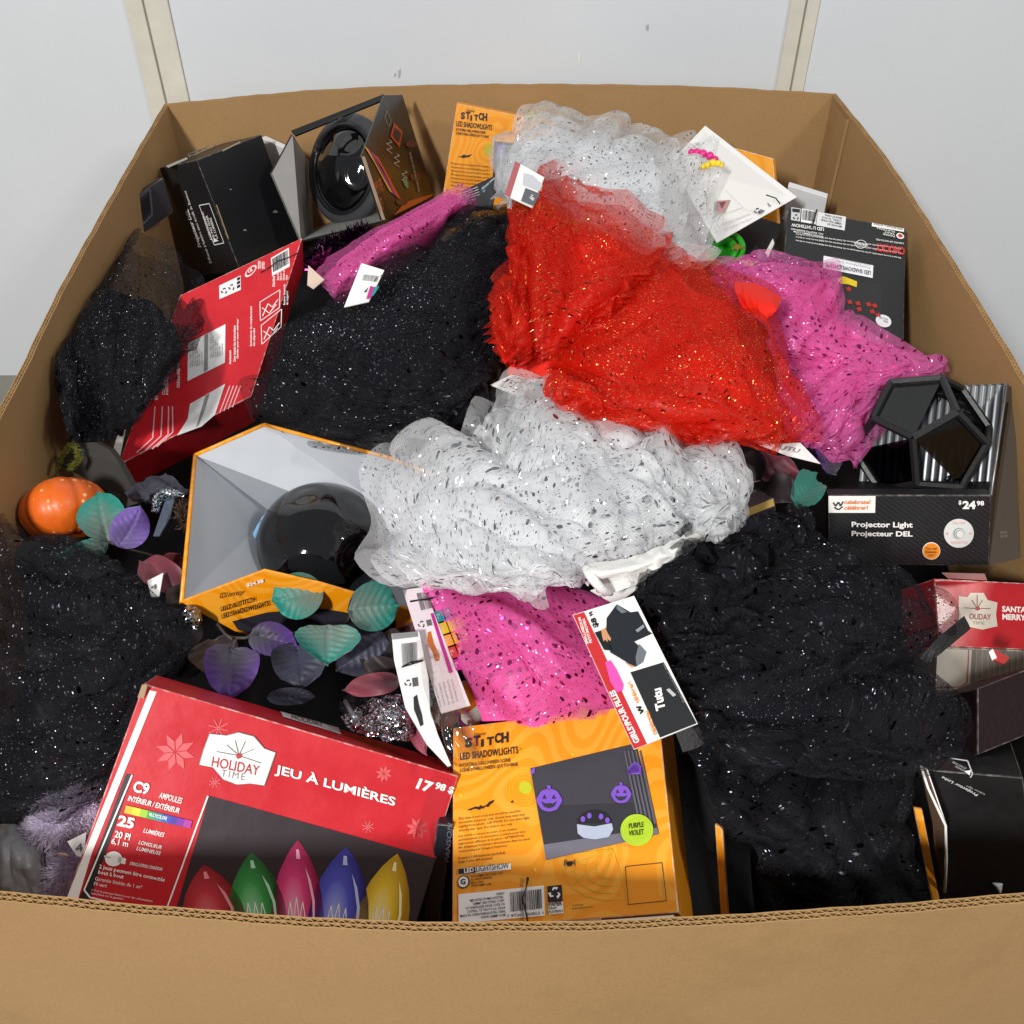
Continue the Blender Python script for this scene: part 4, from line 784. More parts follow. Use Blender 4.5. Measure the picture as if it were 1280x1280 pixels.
for fn in ico:
    d = unit(np.array([fn[0], fn[1], fn[2]])); 
    idx = sorted(range(20), key=lambda i: -np.dot(vs[i], d))[:5]
    cen = np.mean(vs[idx], 0); u_ = unit(vs[idx[0]] - cen); w_ = np.cross(unit(cen), u_)
    idx.sort(key=lambda i: math.atan2(np.dot(vs[i] - cen, w_), np.dot(vs[i] - cen, u_)))
    mesh('pane', [cD + (Rm @ (vs[i] * .97)) * Rd for i in idx], [(0, 1, 2, 3, 4)], M_SM, dd)
    if np.dot(Rm @ unit(cen), vw) > -.1:
        r = random.Random(int(abs(fn[0] * 31 + fn[1] * 17 + fn[2] * 7) * 10)); tb = []
        cw = cD + Rm @ cen * Rd * .978
        for k in range(40):
            a = r.uniform(0, 6.28); q = cw; p = [q]; L = r.uniform(.018, .030)
            for s_i in range(5):
                a += r.uniform(-.35, .35); q = q + (Rm @ (u_ * math.cos(a) + w_ * math.sin(a))) * L / 5; p.append(q)
            tb.append(tube_data(p, np.linspace(.0016, .0005, 6), 4))
        multi('branch_pattern', tb, M_BR, dd)

# ================================================================ CLOTH
def wnoise(nu, nv, r, fu, fv, K=9):
    u, v = np.meshgrid(np.linspace(0, 1, nu), np.linspace(0, 1, nv), indexing='ij'); o = np.zeros((nu, nv))
    for _ in range(K):
        a, b = r.uniform(.35, 1.0) * fu * r.choice([-1, 1]), r.uniform(-1, 1) * fv; o += np.sin(2 * math.pi * (a * u + b * v + .12 * np.sin(2 * math.pi * (v * r.uniform(.5, 1.5) + r.random()))) + r.uniform(0, 6.28))
    return o / math.sqrt(K)
def solve(X, base, gu, gv, iters, keep, bend, L=None):
    Lu = np.linalg.norm(np.diff(base, axis=0), axis=2) * gu; Lv = np.linalg.norm(np.diff(base, axis=1), axis=2) * gv
    def con(A, B, Lr, k, ineq=False):
        d = B - A; l = np.linalg.norm(d, axis=2) + 1e-9; e = (l - Lr) / l
        if ineq: e = np.minimum(e, 0)
        c = d * (e * .5 * k)[..., None]; A += c; B -= c
    nu, nv = X.shape[:2]
    for it in range(iters):
        for s in (0, 1):
            n = (nu - 1 - s + 1) // 2; con(X[s:s + 2 * n:2][:n], X[s + 1:s + 1 + 2 * n:2][:n], Lu[s::2][:n], .9)
            n = (nv - 1 - s + 1) // 2; con(X[:, s:s + 2 * n:2][:, :n], X[:, s + 1:s + 1 + 2 * n:2][:, :n], Lv[:, s::2][:, :n], .9)
        k = 2
        D = X[k:] - X[:-k]; l = np.linalg.norm(D, axis=2) + 1e-9; Lr = (Lu[1:] + Lu[:-1]) * .9; e = np.minimum((l - Lr) / l, 0) * bend * .25; X[:-k] += D * e[..., None]; X[k:] -= D * e[..., None]
        D = X[:, k:] - X[:, :-k]; l = np.linalg.norm(D, axis=2) + 1e-9; Lr = (Lv[:, 1:] + Lv[:, :-1]) * .93; e = np.minimum((l - Lr) / l, 0) * bend * .25; X[:, :-k] += D * e[..., None]; X[:, k:] -= D * e[..., None]
        X += (base - X) * keep
    return X
def up2(X):
    nu, nv = X.shape[:2]
    Y = np.stack([cr(X[:, j], 2 * nu - 1) for j in range(nv)], 1); return np.stack([cr(Y[i], 2 * nv - 1) for i in range(Y.shape[0])], 0)
def cloth(rows, seed, gu=1.15, gv=1.03, amp=.016, fu=4, fv=1.0, keep=.012, lift=0.0, level=(33, 21), grow=.35, fine=1.0):
    """gathered cloth: rows of control points are lofted, then the sheet is given more length than it has room for and relaxed until it buckles"""
    r = np.random.default_rng(seed); nu, nv = level
    R = [cr([at(*p) for p in row], nu) for row in rows]
    base = np.stack([cr(np.array([R[k][i] for k in range(len(R))]), nv) for i in range(nu)], 0)
    base[..., 2] += lift
    kp = keep * (1 + 3 * (1 - np.linspace(0, 1, nv)) ** 2)[None, :, None]
    def nrm(B):
        n = np.cross(np.gradient(B, axis=0), np.gradient(B, axis=1)); n /= np.linalg.norm(n, axis=2, keepdims=True) + 1e-9
        n[n[..., 2] < 0] *= -1; return n
    w = (grow + (1 - grow) * np.linspace(0, 1, nv))[None, :]
    uu, vv = np.meshgrid(np.linspace(0, 1, nu), np.linspace(0, 1, nv), indexing='ij')
    warp = wnoise(nu, nv, r, 1.6, .15, 4) * .12 + wnoise(nu, nv, r, .6, .12, 3) * .18
    ph = math.pi * (fu * (uu + warp * .75) + fv * (vv - .5) * r.uniform(-1, 1) + r.random())
    ri = 1 - np.abs(np.sin(ph)) ** .9 + .16 * (1 - np.abs(np.sin(2.3 * ph + wnoise(nu, nv, r, 1.5, .15, 3))) ** 1.1); am = .22 + .78 * np.clip(np.abs(wnoise(nu, nv, r, fu * .5, .12, 4)), 0, 1)
    tu = np.gradient(base, axis=0); tu /= np.linalg.norm(tu, axis=2, keepdims=True) + 1e-9
    X = base + nrm(base) * ((ri * am - .35) * amp * w)[..., None] + tu * (np.sin(2 * ph) * am * amp * .45 * w)[..., None]
    X = solve(X, X.copy(), 1.04, 1.02, 12, .03, .5)
    for lv, (a, f2) in enumerate(((.035, 1.5), (.012, 3.0))):
        X = up2(X); base = up2(base); Xs = X.copy(); nu, nv = X.shape[:2]
        kp = keep * (1 + 3 * (1 - np.linspace(0, 1, nv)) ** 2)[None, :, None] * .8
        w = (grow + (1 - grow) * np.linspace(0, 1, nv))[None, :]
        X = X + nrm(X) * (wnoise(nu, nv, r, fu * f2, (fv + .25) * f2, 10) * amp * a * w * fine)[..., None]
        X = solve(X, Xs, 1.015, 1.01, 14 if lv == 0 else 5, .02, .6)
    X[..., 2] = np.maximum(X[..., 2], .30); X[..., 0] = np.clip(X[..., 0], -.528 - .02 * (X[..., 1] - .9), .538); X[..., 1] = np.clip(X[..., 1], .322, 1.69)
    return X, base, gu, gv
def cloth_mesh(name, C, m, parent, dz=0.0, uvs=1.0, seed=0):
    X, base, gu, gv = C; nu, nv = X.shape[:2]
    cu = np.concatenate([np.zeros((1, nv)), np.cumsum(np.linalg.norm(np.diff(base, axis=0), axis=2) * 1.2, axis=0)], 0); cu -= cu[nu // 2]
    cv = np.concatenate([np.zeros((nu, 1)), np.cumsum(np.linalg.norm(np.diff(base, axis=1), axis=2) * 1.05, axis=1)], 1)
    cv = cv * .3 + cv.mean(0, keepdims=True) * .7
    uv = np.stack([cu, cv], -1).reshape(-1, 2) + 5 + seed * .37
    V = X.reshape(-1, 3) + np.array([0, 0, dz]) - parent_loc(parent)
    i = np.arange(nu * nv).reshape(nu, nv); Fc = np.stack([i[:-1, :-1], i[1:, :-1], i[1:, 1:], i[:-1, 1:]], -1).reshape(-1, 4)
    me = bpy.data.meshes.new(name); me.vertices.add(len(V)); me.vertices.foreach_set('co', V.ravel()); me.loops.add(Fc.size); me.loops.foreach_set('vertex_index', Fc.ravel()); me.polygons.add(len(Fc)); me.polygons.foreach_set('loop_start', np.arange(0, Fc.size, 4)); me.polygons.foreach_set('use_smooth', np.ones(len(Fc), bool))
    me.update(calc_edges=True)
    l = me.uv_layers.new(name='UVMap'); l.data.foreach_set('uv', uv[Fc.ravel()].ravel())
    me.materials.append(m); me.validate()
    return link(bpy.data.objects.new(name, me), parent)
def tulle(name, col, foil, alpha, cell=105.0, big=.30, tr=.3, foilrough=.22, tilt=1.1, dens=.8, sheen=.2, small=.5, thread=None, foil2=None):
    t = NT(name); uv = t.n('TexCoord').outputs['UV']
    wob = t.n('TexNoise', {'Vector': uv, 'Scale': 60.0, 'Detail': 2.0}).outputs[1]
    vec = t.n('VectorMath', {0: uv, 1: t.n('VectorMath', {0: wob, 'Scale': .004}, operation='SCALE').outputs[0]}, operation='ADD').outputs[0]
    vo = t.n('TexVoronoi', {'Vector': vec, 'Scale': cell, 'Randomness': 1.0}, voronoi_dimensions='2D')
    sep = t.n('SeparateColor', {0: vo.outputs['Color']})
    rad = t.math('MULTIPLY', t.math('POWER', sep.outputs[0], 2.6), big); rad = t.math('ADD', rad, .05); keep = t.math('LESS_THAN', sep.outputs[1], dens)
    dot = t.math('MULTIPLY', t.math('LESS_THAN', vo.outputs['Distance'], rad), keep)
    cc = vo.outputs['Color']; dbig = dot
    if small:
        v2 = t.n('TexVoronoi', {'Vector': vec, 'Scale': cell * 2.6, 'Randomness': 1.0}, voronoi_dimensions='2D'); s2 = t.n('SeparateColor', {0: v2.outputs['Color']})
        d2 = t.math('MULTIPLY', t.math('LESS_THAN', v2.outputs['Distance'], t.math('MULTIPLY', s2.outputs[0], .26)), t.math('LESS_THAN', s2.outputs[2], small))
        cc = t.mix(dot, v2.outputs['Color'], vo.outputs['Color']); dot = t.math('MAXIMUM', dot, d2)
    net1 = t.n('TexWave', {'Vector': uv, 'Scale': 260.0, 'Distortion': 2.5, 'Detail Scale': 1.0}, bands_direction='X').outputs[1]; net2 = t.n('TexWave', {'Vector': uv, 'Scale': 170.0, 'Distortion': 2.5, 'Detail Scale': 1.0}, bands_direction='Y').outputs[1]
    patch = t.n('MapRange', {0: t.n('TexNoise', {'Vector': uv, 'Scale': 16.0, 'Detail': 1.0}).outputs[0], 1: .45, 2: .62, 3: 0.0, 4: 1.0}).outputs[0]
    net = t.math('MULTIPLY', t.math('ADD', net1, net2), .5); net = t.math('ADD', .5, t.math('MULTIPLY', t.math('SUBTRACT', net, .5), t.math('MULTIPLY_ADD', patch, .75, .25)))
    al = t.n('MapRange', {0: net, 1: .1, 2: .9, 3: alpha * .75, 4: min(1, alpha * 1.25)}).outputs[0]
    c = lin(col); thr = t.mix(net, c, lin(thread or col)); df = t.n('BsdfDiffuse', {'Color': thr}); tl = t.n('BsdfTranslucent', {'Color': c}); m1 = t.n('MixShader', {0: tr, 1: df.outputs[0], 2: tl.outputs[0]})
    gl = t.n('BsdfGlossy', {'Color': (*[min(1, x * .4 + .35) for x in c[:3]], 1), 'Roughness': .38}); m1b = t.n('MixShader', {0: sheen * .25, 1: m1.outputs[0], 2: gl.outputs[0]})
    tp = t.n('BsdfTransparent', {'Color': (1, 1, 1, 1)}); m2 = t.n('MixShader', {0: al, 1: tp.outputs[0], 2: m1b.outputs[0]})
    ge = t.n('NewGeometry'); off = t.n('VectorMath', {0: t.n('VectorMath', {0: cc, 1: (.5, .5, .5)}, operation='SUBTRACT').outputs[0], 'Scale': tilt}, operation='SCALE')
    nn = t.n('VectorMath', {0: t.n('VectorMath', {0: ge.outputs['Normal'], 1: off.outputs[0]}, operation='ADD').outputs[0]}, operation='NORMALIZE')
    fo = t.n('BsdfGlossy', {'Color': t.mix(dbig, lin(foil2 or foil), lin(foil)), 'Roughness': foilrough, 'Normal': nn.outputs[0]})
    m3 = t.n('MixShader', {0: dot, 1: m2.outputs[0], 2: fo.outputs[0]}); return t.done(m3.outputs[0])
def satin(name, col, rough=.45, tr=.0): return mat(name, col, max(rough, .6) if 'lining' in name else rough, spec=.25, bump=.12, bscale=500)
TW = [tulle('white_tulle_%d' % i, '#fbfcfd', '#b4b7bc', .38, cell=135, big=.25, tr=.42, sheen=.1, small=.4) for i in (0, 1)]
TK = [tulle('black_tulle_%d' % i, '#121214', '#2e2f33', .36, cell=140, big=.22, tr=.15, tilt=1.7, foilrough=.3, dens=.75, sheen=.02, small=.5, thread='#34343a', foil2='#85878f') for i in (0, 1)]
TRd = [tulle('red_tulle_%d' % i, '#ee2614', '#a83422', .38, cell=150, big=.22, tr=.35, tilt=1.2, foilrough=.3, dens=.7, small=.6, foil2='#f0a060') for i in (0, 1)]
TP = [tulle('pink_tulle_%d' % i, '#f87cc6', '#b03a7c', .38, cell=130, big=.29, tr=.4, tilt=.9, foilrough=.3, dens=.85, small=.5, foil2='#f0b0d8') for i in (0, 1)]
SW, SK, SR, SP = satin('white_lining', '#e6e8ec', .5), satin('black_lining', '#0b0b0d', .5), satin('red_lining', '#e2210f', .5), satin('pink_lining', '#f052aa', .5)
def shrink(rows, k, dz):
    n = len(rows); c = np.mean([p for r in rows for p in r], 0)
    return [[(c[0] + (p[0] - c[0]) * k, c[1] + (p[1] - c[1]) * k, p[2] + dz) for p in r] for r in rows]
def cut(rows, k):
    A_ = np.array(rows); n = len(rows); out = []
    for j in range(n):
        t_ = j * k; i0 = min(int(t_), n - 2); out.append([tuple(v) for v in A_[i0] + (A_[i0 + 1] - A_[i0]) * (t_ - i0)])
    return out
TG = 'sparkly tulle tutus'
def tutu(label, rows, T, S, seed, layers=2, lin_k=.93, drop=.014, sp=.0055, **kw):
    pts = np.array([at(*p) for r in rows for p in r]); e = thing('tutu', label, 'tutu', (pts[:, 0].mean(), pts[:, 1].mean(), pts[:, 2].min()), TG)
    kl = dict(kw); kl['amp'] = kw.get('amp', .016) * .8
    fanlike = len(rows) == 5 and len(rows[0]) == 14
    if S is not None: cloth_mesh('lining', cloth([[(x, y, z - drop) for x, y, z in r] for r in cut(rows, lin_k)] if fanlike else shrink(rows, lin_k, -drop), seed, **kl), S, e)
    for i in range(layers):
        rr = [[(p[0] + random.uniform(-5, 5), p[1] + random.uniform(-5, 5), p[2]) for p in r] for r in (cut(rows, 1 - .15 * (layers - 1 - i)) if fanlike else shrink(rows, 1 - .03 * (layers - 1 - i), 0))]
        cloth_mesh('tulle_layer', cloth(rr, seed, lift=sp * i, **kw), T[i % 2], e, seed=i + 1)
    return e
def fan(waist, hem, zw, zh, bulge=.035, zt=None):
    """skirt rows spreading from a short gathered waist line out to the hem"""
    n = 14; W_ = cr([(x, y, 0) for x, y in waist], n); H_ = cr([(x, y, 0) for x, y in hem], n); rows = []
    for t_ in (0, .3, .62, .86, 1.0):
        p = W_ + (H_ - W_) * t_; zz_ = zw + (zh - zw) * t_ + bulge * math.sin(math.pi * min(1, t_ * .97)) ** .8
        rows.append([(a[0], a[1], zz_) for a in p])
    return rows
def band(name, pts, w, m, parent, thick=.0015, n=40, twist=None):
    """flat elastic waistband: a strip of width w (metres) hung along a path"""
    P = cr([at(*p) for p in pts], n); V = []; Fc = []
    for i in range(n):
        t = unit(P[min(i + 1, n - 1)] - P[max(i - 1, 0)]); s = np.cross(t, unit(CAM - P[i])); s = unit(s + np.array([0, 0, -.15])) ; s = s - t * np.dot(s, t)
        s = unit(s); nn_ = np.cross(t, s); wob = .0012 * math.sin(i * .9)
        V += [P[i] - s * w / 2 + nn_ * wob, P[i] + s * w / 2 + nn_ * wob, P[i] + s * w / 2 - nn_ * thick, P[i] - s * w / 2 - nn_ * thick]
    for i in range(n - 1):
        for k in range(4): Fc.append((i * 4 + k, i * 4 + (k + 1) % 4, i * 4 + 4 + (k + 1) % 4, i * 4 + 4 + k))
    Fc += [(3, 2, 1, 0), (n * 4 - 4, n * 4 - 3, n * 4 - 2, n * 4 - 1)]
    return mesh(name, V, Fc, m, parent, False)

# deep filler: added black sheet standing in for shade low between everything
fb = thing('dark_filler', 'added crumpled black filler sheet darkening the deep gaps between boxes', 'fabric', (0, 1, .3))
base_rows = []
nx, ny = 9, 10
R0 = [[np.array([-.525 + 1.05 * i / (nx - 1), .33 + 1.33 * j / (ny - 1), .385 + .02 * random.random()]) for i in range(nx)] for j in range(ny)]
_at = at
at = lambda *p: np.array(p, float)
fC = cloth(R0, 3, gu=1.1, gv=1.1, amp=.03, fu=9, fv=7, keep=.05, grow=1, level=(45, 45)); at = _at
fC[0][..., 0] = np.clip(fC[0][..., 0], -.522, .522); fC[0][..., 1] = np.clip(fC[0][..., 1], .33, 1.64)
cloth_mesh('fabric_sheet', fC, satin('dark_filler_cloth', '#131216', .6), fb)

# ---- black tutus
tutu('black sparkly tutu against the left wall, left of the large red box',
     fan([(92, 552), (120, 556), (150, 540)], [(80, 500), (76, 420), (80, 345), (112, 300), (160, 288), (222, 312), (260, 378), (232, 440), (185, 490)], .52, .55, .05),
     TK, SK, 11, fu=7, fv=.15, amp=.026, grow=.45, lin_k=0.60)
tutu('long black tutu in the middle rear, draped over the red box and pink tulle',
     fan([(652, 290), (655, 360), (630, 440)], [(648, 270), (570, 284), (490, 325), (412, 372), (350, 424), (310, 498), (350, 547), (440, 567), (520, 540), (575, 500)], .60, .565, .035),
     TK, SK, 21, layers=3, fu=7, fv=.15, amp=.036, grow=.5, lin_k=0.60)
tutu('black tutu filling the left front, above the purple fluff',
     fan([(175, 730), (240, 800), (205, 855)], [(135, 706), (60, 678), (-30, 672), (-40, 760), (-40, 880), (-30, 1010), (30, 1032), (90, 1020), (150, 960)], .545, .53, .03),
     TK, SK, 31, fu=8, fv=.15, amp=.036, grow=.45, lin_k=0.63)
br = tutu('large black glitter tutu spread over the right front of the heap',
     fan([(812, 775), (835, 860), (880, 915)], [(800, 725), (880, 682), (960, 668), (1006, 664), (1060, 690), (1130, 712), (1212, 782), (1165, 838), (1225, 935), (1150, 958), (1040, 962), (930, 955)], .60, .58, .045),
     TK, SK, 41, layers=3, fu=9, fv=.15, amp=.036, grow=.45, lin_k=0.64)
br2 = tutu('black glitter tutu hanging down to the front rim below the large black one',
     [[(850, 925, .55), (930, 930, .565), (1020, 930, .57), (1090, 930, .565), (1142, 945, .55)], [(885, 1005, .55), (950, 1015, .575), (1020, 1010, .585), (1080, 1010, .58), (1142, 1020, .55)], [(940, 1085, .53), (1000, 1095, .55), (1050, 1095, .56), (1100, 1095, .55), (1146, 1090, .53)], [(985, 1160, .49), (1030, 1160, .50), (1070, 1158, .50), (1115, 1160, .50), (1165, 1155, .49)]],
     TK, SK, 51, fu=6, fv=.2, amp=.03)
cloth_mesh('waistband', cloth([[(1150, 822, .615), (1172, 798, .62), (1205, 770, .60)], [(1160, 830, .61), (1182, 812, .618), (1213, 786, .598)]], 77, amp=.002, fu=2, level=(15, 7)), mat('black_elastic', '#0c0c0e', .6, bump=.2, bscale=400), br)
band('waistband', [(848, 925, .585), (868, 918, .59), (884, 905, .595)], .02, mat('black_elastic', '#141517', .5, bump=.2, bscale=400), br2)
# ---- pink tutus
tutu('slim strip of pink tulle between the dome box and the middle black tutu',
     [[(392, 352, .57), (440, 308, .585), (500, 272, .595), (560, 240, .60), (580, 238, .60)], [(405, 365, .59), (460, 325, .615), (520, 290, .625), (572, 255, .62), (590, 248, .61)], [(430, 385, .55), (480, 348, .56), (535, 312, .565), (580, 278, .565), (600, 262, .56)]],
     TP, SP, 61, fu=3, amp=.01, lin_k=.9)
tutu('pink tutu pointing at the right wall, half under the red one',
     [[(890, 360, .575), (920, 380, .58), (935, 390, .58), (955, 410, .58), (965, 440, .58), (970, 470, .58), (970, 500, .575), (980, 530, .57), (985, 545, .565)],
      [(892, 342, .58), (940, 352, .60), (985, 360, .61), (1015, 388, .62), (1025, 430, .62), (1075, 455, .61), (1050, 490, .605), (1025, 540, .59), (1005, 548, .58)],
      [(885, 334, .57), (955, 332, .59), (1015, 327, .59), (1060, 368, .59), (1085, 430, .59), (1190, 456, .575), (1122, 502, .57), (1072, 572, .56), (1018, 558, .56)]],
     TP, SP, 71, fu=7, fv=.15, amp=.03, lin_k=.80)
pf = tutu('bright pink tutu at the front between the white tutu and the orange box',
     [[(520, 716, .575), (600, 715, .585), (690, 730, .59), (775, 755, .59)], [(555, 780, .58), (620, 770, .605), (700, 788, .61), (785, 815, .60)], [(582, 842, .57), (650, 838, .60), (720, 848, .60), (800, 860, .585)], [(598, 900, .555), (660, 902, .565), (720, 900, .57), (800, 905, .565)]],
     TP, SP, 81, fu=1.2, fv=4.5, amp=.02, grow=.8, lin_k=1.0, drop=.012)
# ---- white tutus
tutu('white silver dotted tutu at the back, in front of the rear wall',
     fan([(652, 252), (672, 240), (700, 262)], [(622, 258), (616, 205), (640, 163), (700, 150), (768, 144), (796, 182), (850, 176), (886, 200), (898, 262), (890, 337), (835, 315), (775, 288)], .61, .60, .035),
     TW, SW, 91, layers=3, fu=8, fv=.1, amp=.03, grow=.45, lin_k=0.54)
tutu('white silver dotted tutu in the centre of the heap',
     fan([(735, 725), (800, 705), (880, 662)], [(620, 728), (475, 720), (450, 652), (475, 585), (500, 550), (560, 548), (615, 545), (626, 498), (690, 474), (742, 512), (802, 514), (836, 558), (890, 553), (936, 628), (905, 658)], .625, .60, .04),
     TW, SW, 101, layers=3, fu=9, fv=.1, amp=.038, grow=.4, lin_k=0.62)
# ---- red tutu
rt_ = tutu('bright red sparkly tutu on top of the heap, right of the middle',
     fan([(705, 420), (690, 455), (690, 488)], [(790, 335), (850, 312), (905, 338), (974, 374), (988, 460), (1026, 556), (940, 566), (860, 570), (775, 540), (705, 500)], .625, .605, .045),
     TRd, SR, 111, layers=3, fu=7, fv=.15, amp=.042, grow=.45, lin_k=0.70)
RA = fan([(640, 455), (690, 445), (740, 415)], [(630, 425), (634, 330), (656, 262), (702, 210), (765, 266), (840, 290), (826, 322), (795, 360)], .635, .62, .04)
cloth_mesh('lining', cloth([[(x, y, z - .012) for x, y, z in r_] for r_ in cut(RA, .62)], 113, fu=6, fv=.1, amp=.03, grow=.5), SR, rt_)
for i_, k_ in enumerate((.7, .86, 1.0)): cloth_mesh('tulle_layer', cloth(cut(RA, k_), 113, fu=6, fv=.1, amp=.036, grow=.5, lift=.007 * i_), TRd[i_ % 2], rt_, seed=i_ + 5)
band('waistband', [(640, 452, .61), (672, 466, .612), (705, 472, .615), (742, 486, .612), (770, 505, .60)], .03, SR, rt_)
cloth_mesh('waistband', cloth([[(918, 352, .64), (948, 356, .65), (976, 372, .645)], [(920, 366, .645), (946, 374, .657), (970, 386, .652)], [(930, 388, .635), (950, 398, .647), (958, 402, .64)]], 78, amp=.004, fu=2, level=(15, 9)), SR, rt_)

# ================================================================ TAGS, CARDS, SMALL THINGS
wt = [o for o in bpy.data.objects if o.get('label', '').startswith('white silver dotted tutu in the centre')][0]
M_EL = mat('white_elastic', '#eceae6', .6, bump=.25, bscale=600)
cloth_mesh('waistband', cloth([[(884, 652, .63), (840, 676, .642), (790, 696, .645), (738, 704, .648)], [(886, 662, .635), (842, 688, .648), (792, 708, .652), (734, 716, .655)], [(884, 672, .628), (846, 698, .64), (796, 718, .645), (738, 726, .648)]], 79, amp=.003, fu=4, level=(21, 7)), M_EL, wt)
tube('waistband_roll', cr([at(731, 708, .648), at(740, 722, .65), at(752, 736, .642), at(764, 742, .63)], 14), np.array([.004, .0065, .0075, .008, .008, .0078, .0075, .0072, .007, .0068, .0065, .006, .0055, .004]) * .55, M_EL, wt, 14)
cloth_mesh('waistband_end', cloth([[(748, 722, .635), (790, 712, .635), (826, 696, .63)], [(762, 742, .628), (800, 728, .63), (832, 706, .625)]], 80, amp=.003, fu=2, level=(15, 7)), M_EL, wt)
def flatcard(name, label, cat, pts, z, m, bend=0.0, thick=.0012):
    """pts: photo corner points (tl,tr,br,bl..) with one z or a z each"""
    zs = z if isinstance(z, (list, tuple)) else [z] * len(pts)
    P = [at(*p, q) for p, q in zip(pts, zs)]; cen = np.mean(P, 0)
    e = thing(name, label, cat, (cen[0], cen[1], min(p[2] for p in P)))
    sh_ = slab('card_sheet', P, thick, [m, ink('#e8e6e2'), ink('#e0ddd6')], e)
    N0 = unit(sum((np.cross(a, b) for a, b in zip(P, P[1:] + P[:1])), np.zeros(3))); N0 = N0 if np.dot(N0, CAM - cen) > 0 else -N0
    e1 = unit(P[1] - P[0]); f = Face(P[0], e1, np.cross(N0, e1), sh_, .0006); f.N = N0; f.O = cen; return e, f
zt = crop(480, 700, 3.2)
# the tutu hang tag
e, f = flatcard('hang_tag', 'white red and black hang tag with the word Tutu lying on the heap', 'tag', [zt(755, 220), zt(1000, 143), zt(1255, 655), zt(1000, 758)], [.645, .65, .625, .62], ink('#f2f0ec'))
REDC = ink('#c32a2e')
f.pp('printed_band', [zt(*q) for q in ((757, 222), (800, 209), (1052, 737), (1000, 757))], REDC, 1)
f.text('SMALL/MEDIUM\nPETIT/MOYEN', zt(833, 332), zt(800, 226), zt(808, 340), WHITE, 2, .02); f.text('GIRLS\u2019/POUR FILLES', zt(1024, 728), zt(922, 520), zt(1001, 738), WHITE, 2, .035)
f.pp('punched_hole', [zt(*q) for q in ((884, 412), (905, 402), (930, 440), (958, 500), (955, 525), (930, 530), (905, 490))], mat('pink_lining', '#d93a94'), 2)
f.text('$8', zt(862, 268), zt(848, 230), zt(838, 276), BLK, 2, .04); f.text('98', zt(838, 224), zt(831, 206), zt(824, 230), BLK, 2, .03)
f.pp('printed_patch', [zt(*q) for q in ((985, 450), (1118, 410), (1250, 655), (1104, 712))], ink('#222326'), 1)
f.text('Tutu', zt(1126, 598), zt(1108, 512), zt(1088, 608), WHITE, 2, .045)
f.pp('printed_icon', [zt(*q) for q in ((1128, 522), (1140, 516), (1168, 542), (1156, 550))], ink('#b8b8b8'), 2); f.text('Tutu et noeud pour filles\nTaille unique', zt(1206, 570), zt(1124, 414), zt(1196, 574), ink('#a8a8a8'), 2)
f.text('celebrate!', zt(1092, 700), zt(1058, 604), zt(1074, 706), ink('#e08a3a'), 2, .03); f.text('c\u00e9l\u00e9brer!', zt(1022, 572), zt(988, 486), zt(1006, 580), ink('#e08a3a'), 2, .03)
f.strokes('printed_bat_face', [[f.uv(*zt(*q)) for q in ((1008, 592), (1028, 590), (1016, 604), (1036, 604), (1024, 618))]], .0014, BLK, 2)
# printed picture: dark tutu worn over dark leggings
f.pp('printed_picture', [zt(*q) for q in ((930, 180), (985, 212), (1015, 208), (1055, 285), (1072, 298), (1000, 330), (1048, 372), (1035, 412), (1010, 428), (985, 420), (905, 372), (888, 300), (890, 235))], ink('#1c2026'), 2)
f.pp('printed_picture', [zt(*q) for q in ((842, 292), (888, 278), (915, 365), (880, 362))], ink('#15181c'), 2)
f.pp('printed_hand', [zt(*q) for q in ((868, 282), (885, 275), (896, 300), (908, 318), (905, 328), (892, 320), (896, 334), (884, 322), (878, 330), (872, 310))], ink('#c98f68'), 3); f.pp('printed_hand', [zt(*q) for q in ((960, 412), (982, 420), (1008, 432), (990, 434))], ink('#c98f68'), 3)
f.pp('printed_gauze', [zt(*q) for q in ((1018, 340), (1048, 372), (1035, 412), (1010, 428), (1005, 395))], ink('#6a7076'), 3); f.pp('printed_gauze', [zt(*q) for q in ((930, 182), (972, 212), (950, 218), (930, 200))], ink('#6a7076'), 3)
f.pp('printed_bow', [zt(*q) for q in ((1005, 285), (1036, 262), (1042, 272), (1014, 294))], ink('#8a9096'), 3)
# pink store card with size table
e, f = flatcard('size_card', 'pale pink store card with coloured size table left of the front pink tutu', 'card', [zt(75, 120), zt(160, 108), zt(345, 580), zt(228, 612)], [.56, .565, .575, .57], ink('#efe2e6'))
f.barcode([zt(*q) for q in ((125, 128), (185, 120), (215, 205), (150, 220))], 12, 1, False, m=ink('#5a5558')); recycle(f, zt, 150, 258, 15, BLK, 1); f.pp('printed_icon', [zt(*q) for q in ((168, 242), (188, 238), (194, 262), (174, 266))], ink('#6a6a6a'), 1)
f.pp('printed_stripe', [zt(*q) for q in ((186, 216), (198, 213), (276, 452), (262, 456))], ink('#c0238a'), 1)
for i, cc in enumerate(('#1f8a96', '#e0b62a', '#e89434', '#c8343a', '#c8238a')):
    for j in range(3):
        x0, y0 = 202 + i * 18 + j * 32, 208 + i * 49 - j * 10
        f.pp('size_cell', [zt(*q) for q in ((x0, y0), (x0 + 28, y0 - 8), (x0 + 44, y0 + 34), (x0 + 16, y0 + 43))], ink(cc), 1); f.text('XS\nS', zt(x0 + 16, y0 + 32), zt(x0 + 30, y0 + 28), zt(x0 + 8, y0 + 12), ink('#e8d8d8'), 2)
f.pp('punched_hole', [zt(*q) for q in ((175, 290), (188, 286), (200, 335), (222, 380), (222, 405), (205, 408), (195, 370), (178, 345), (174, 320))], ink('#c86a20'), 1)
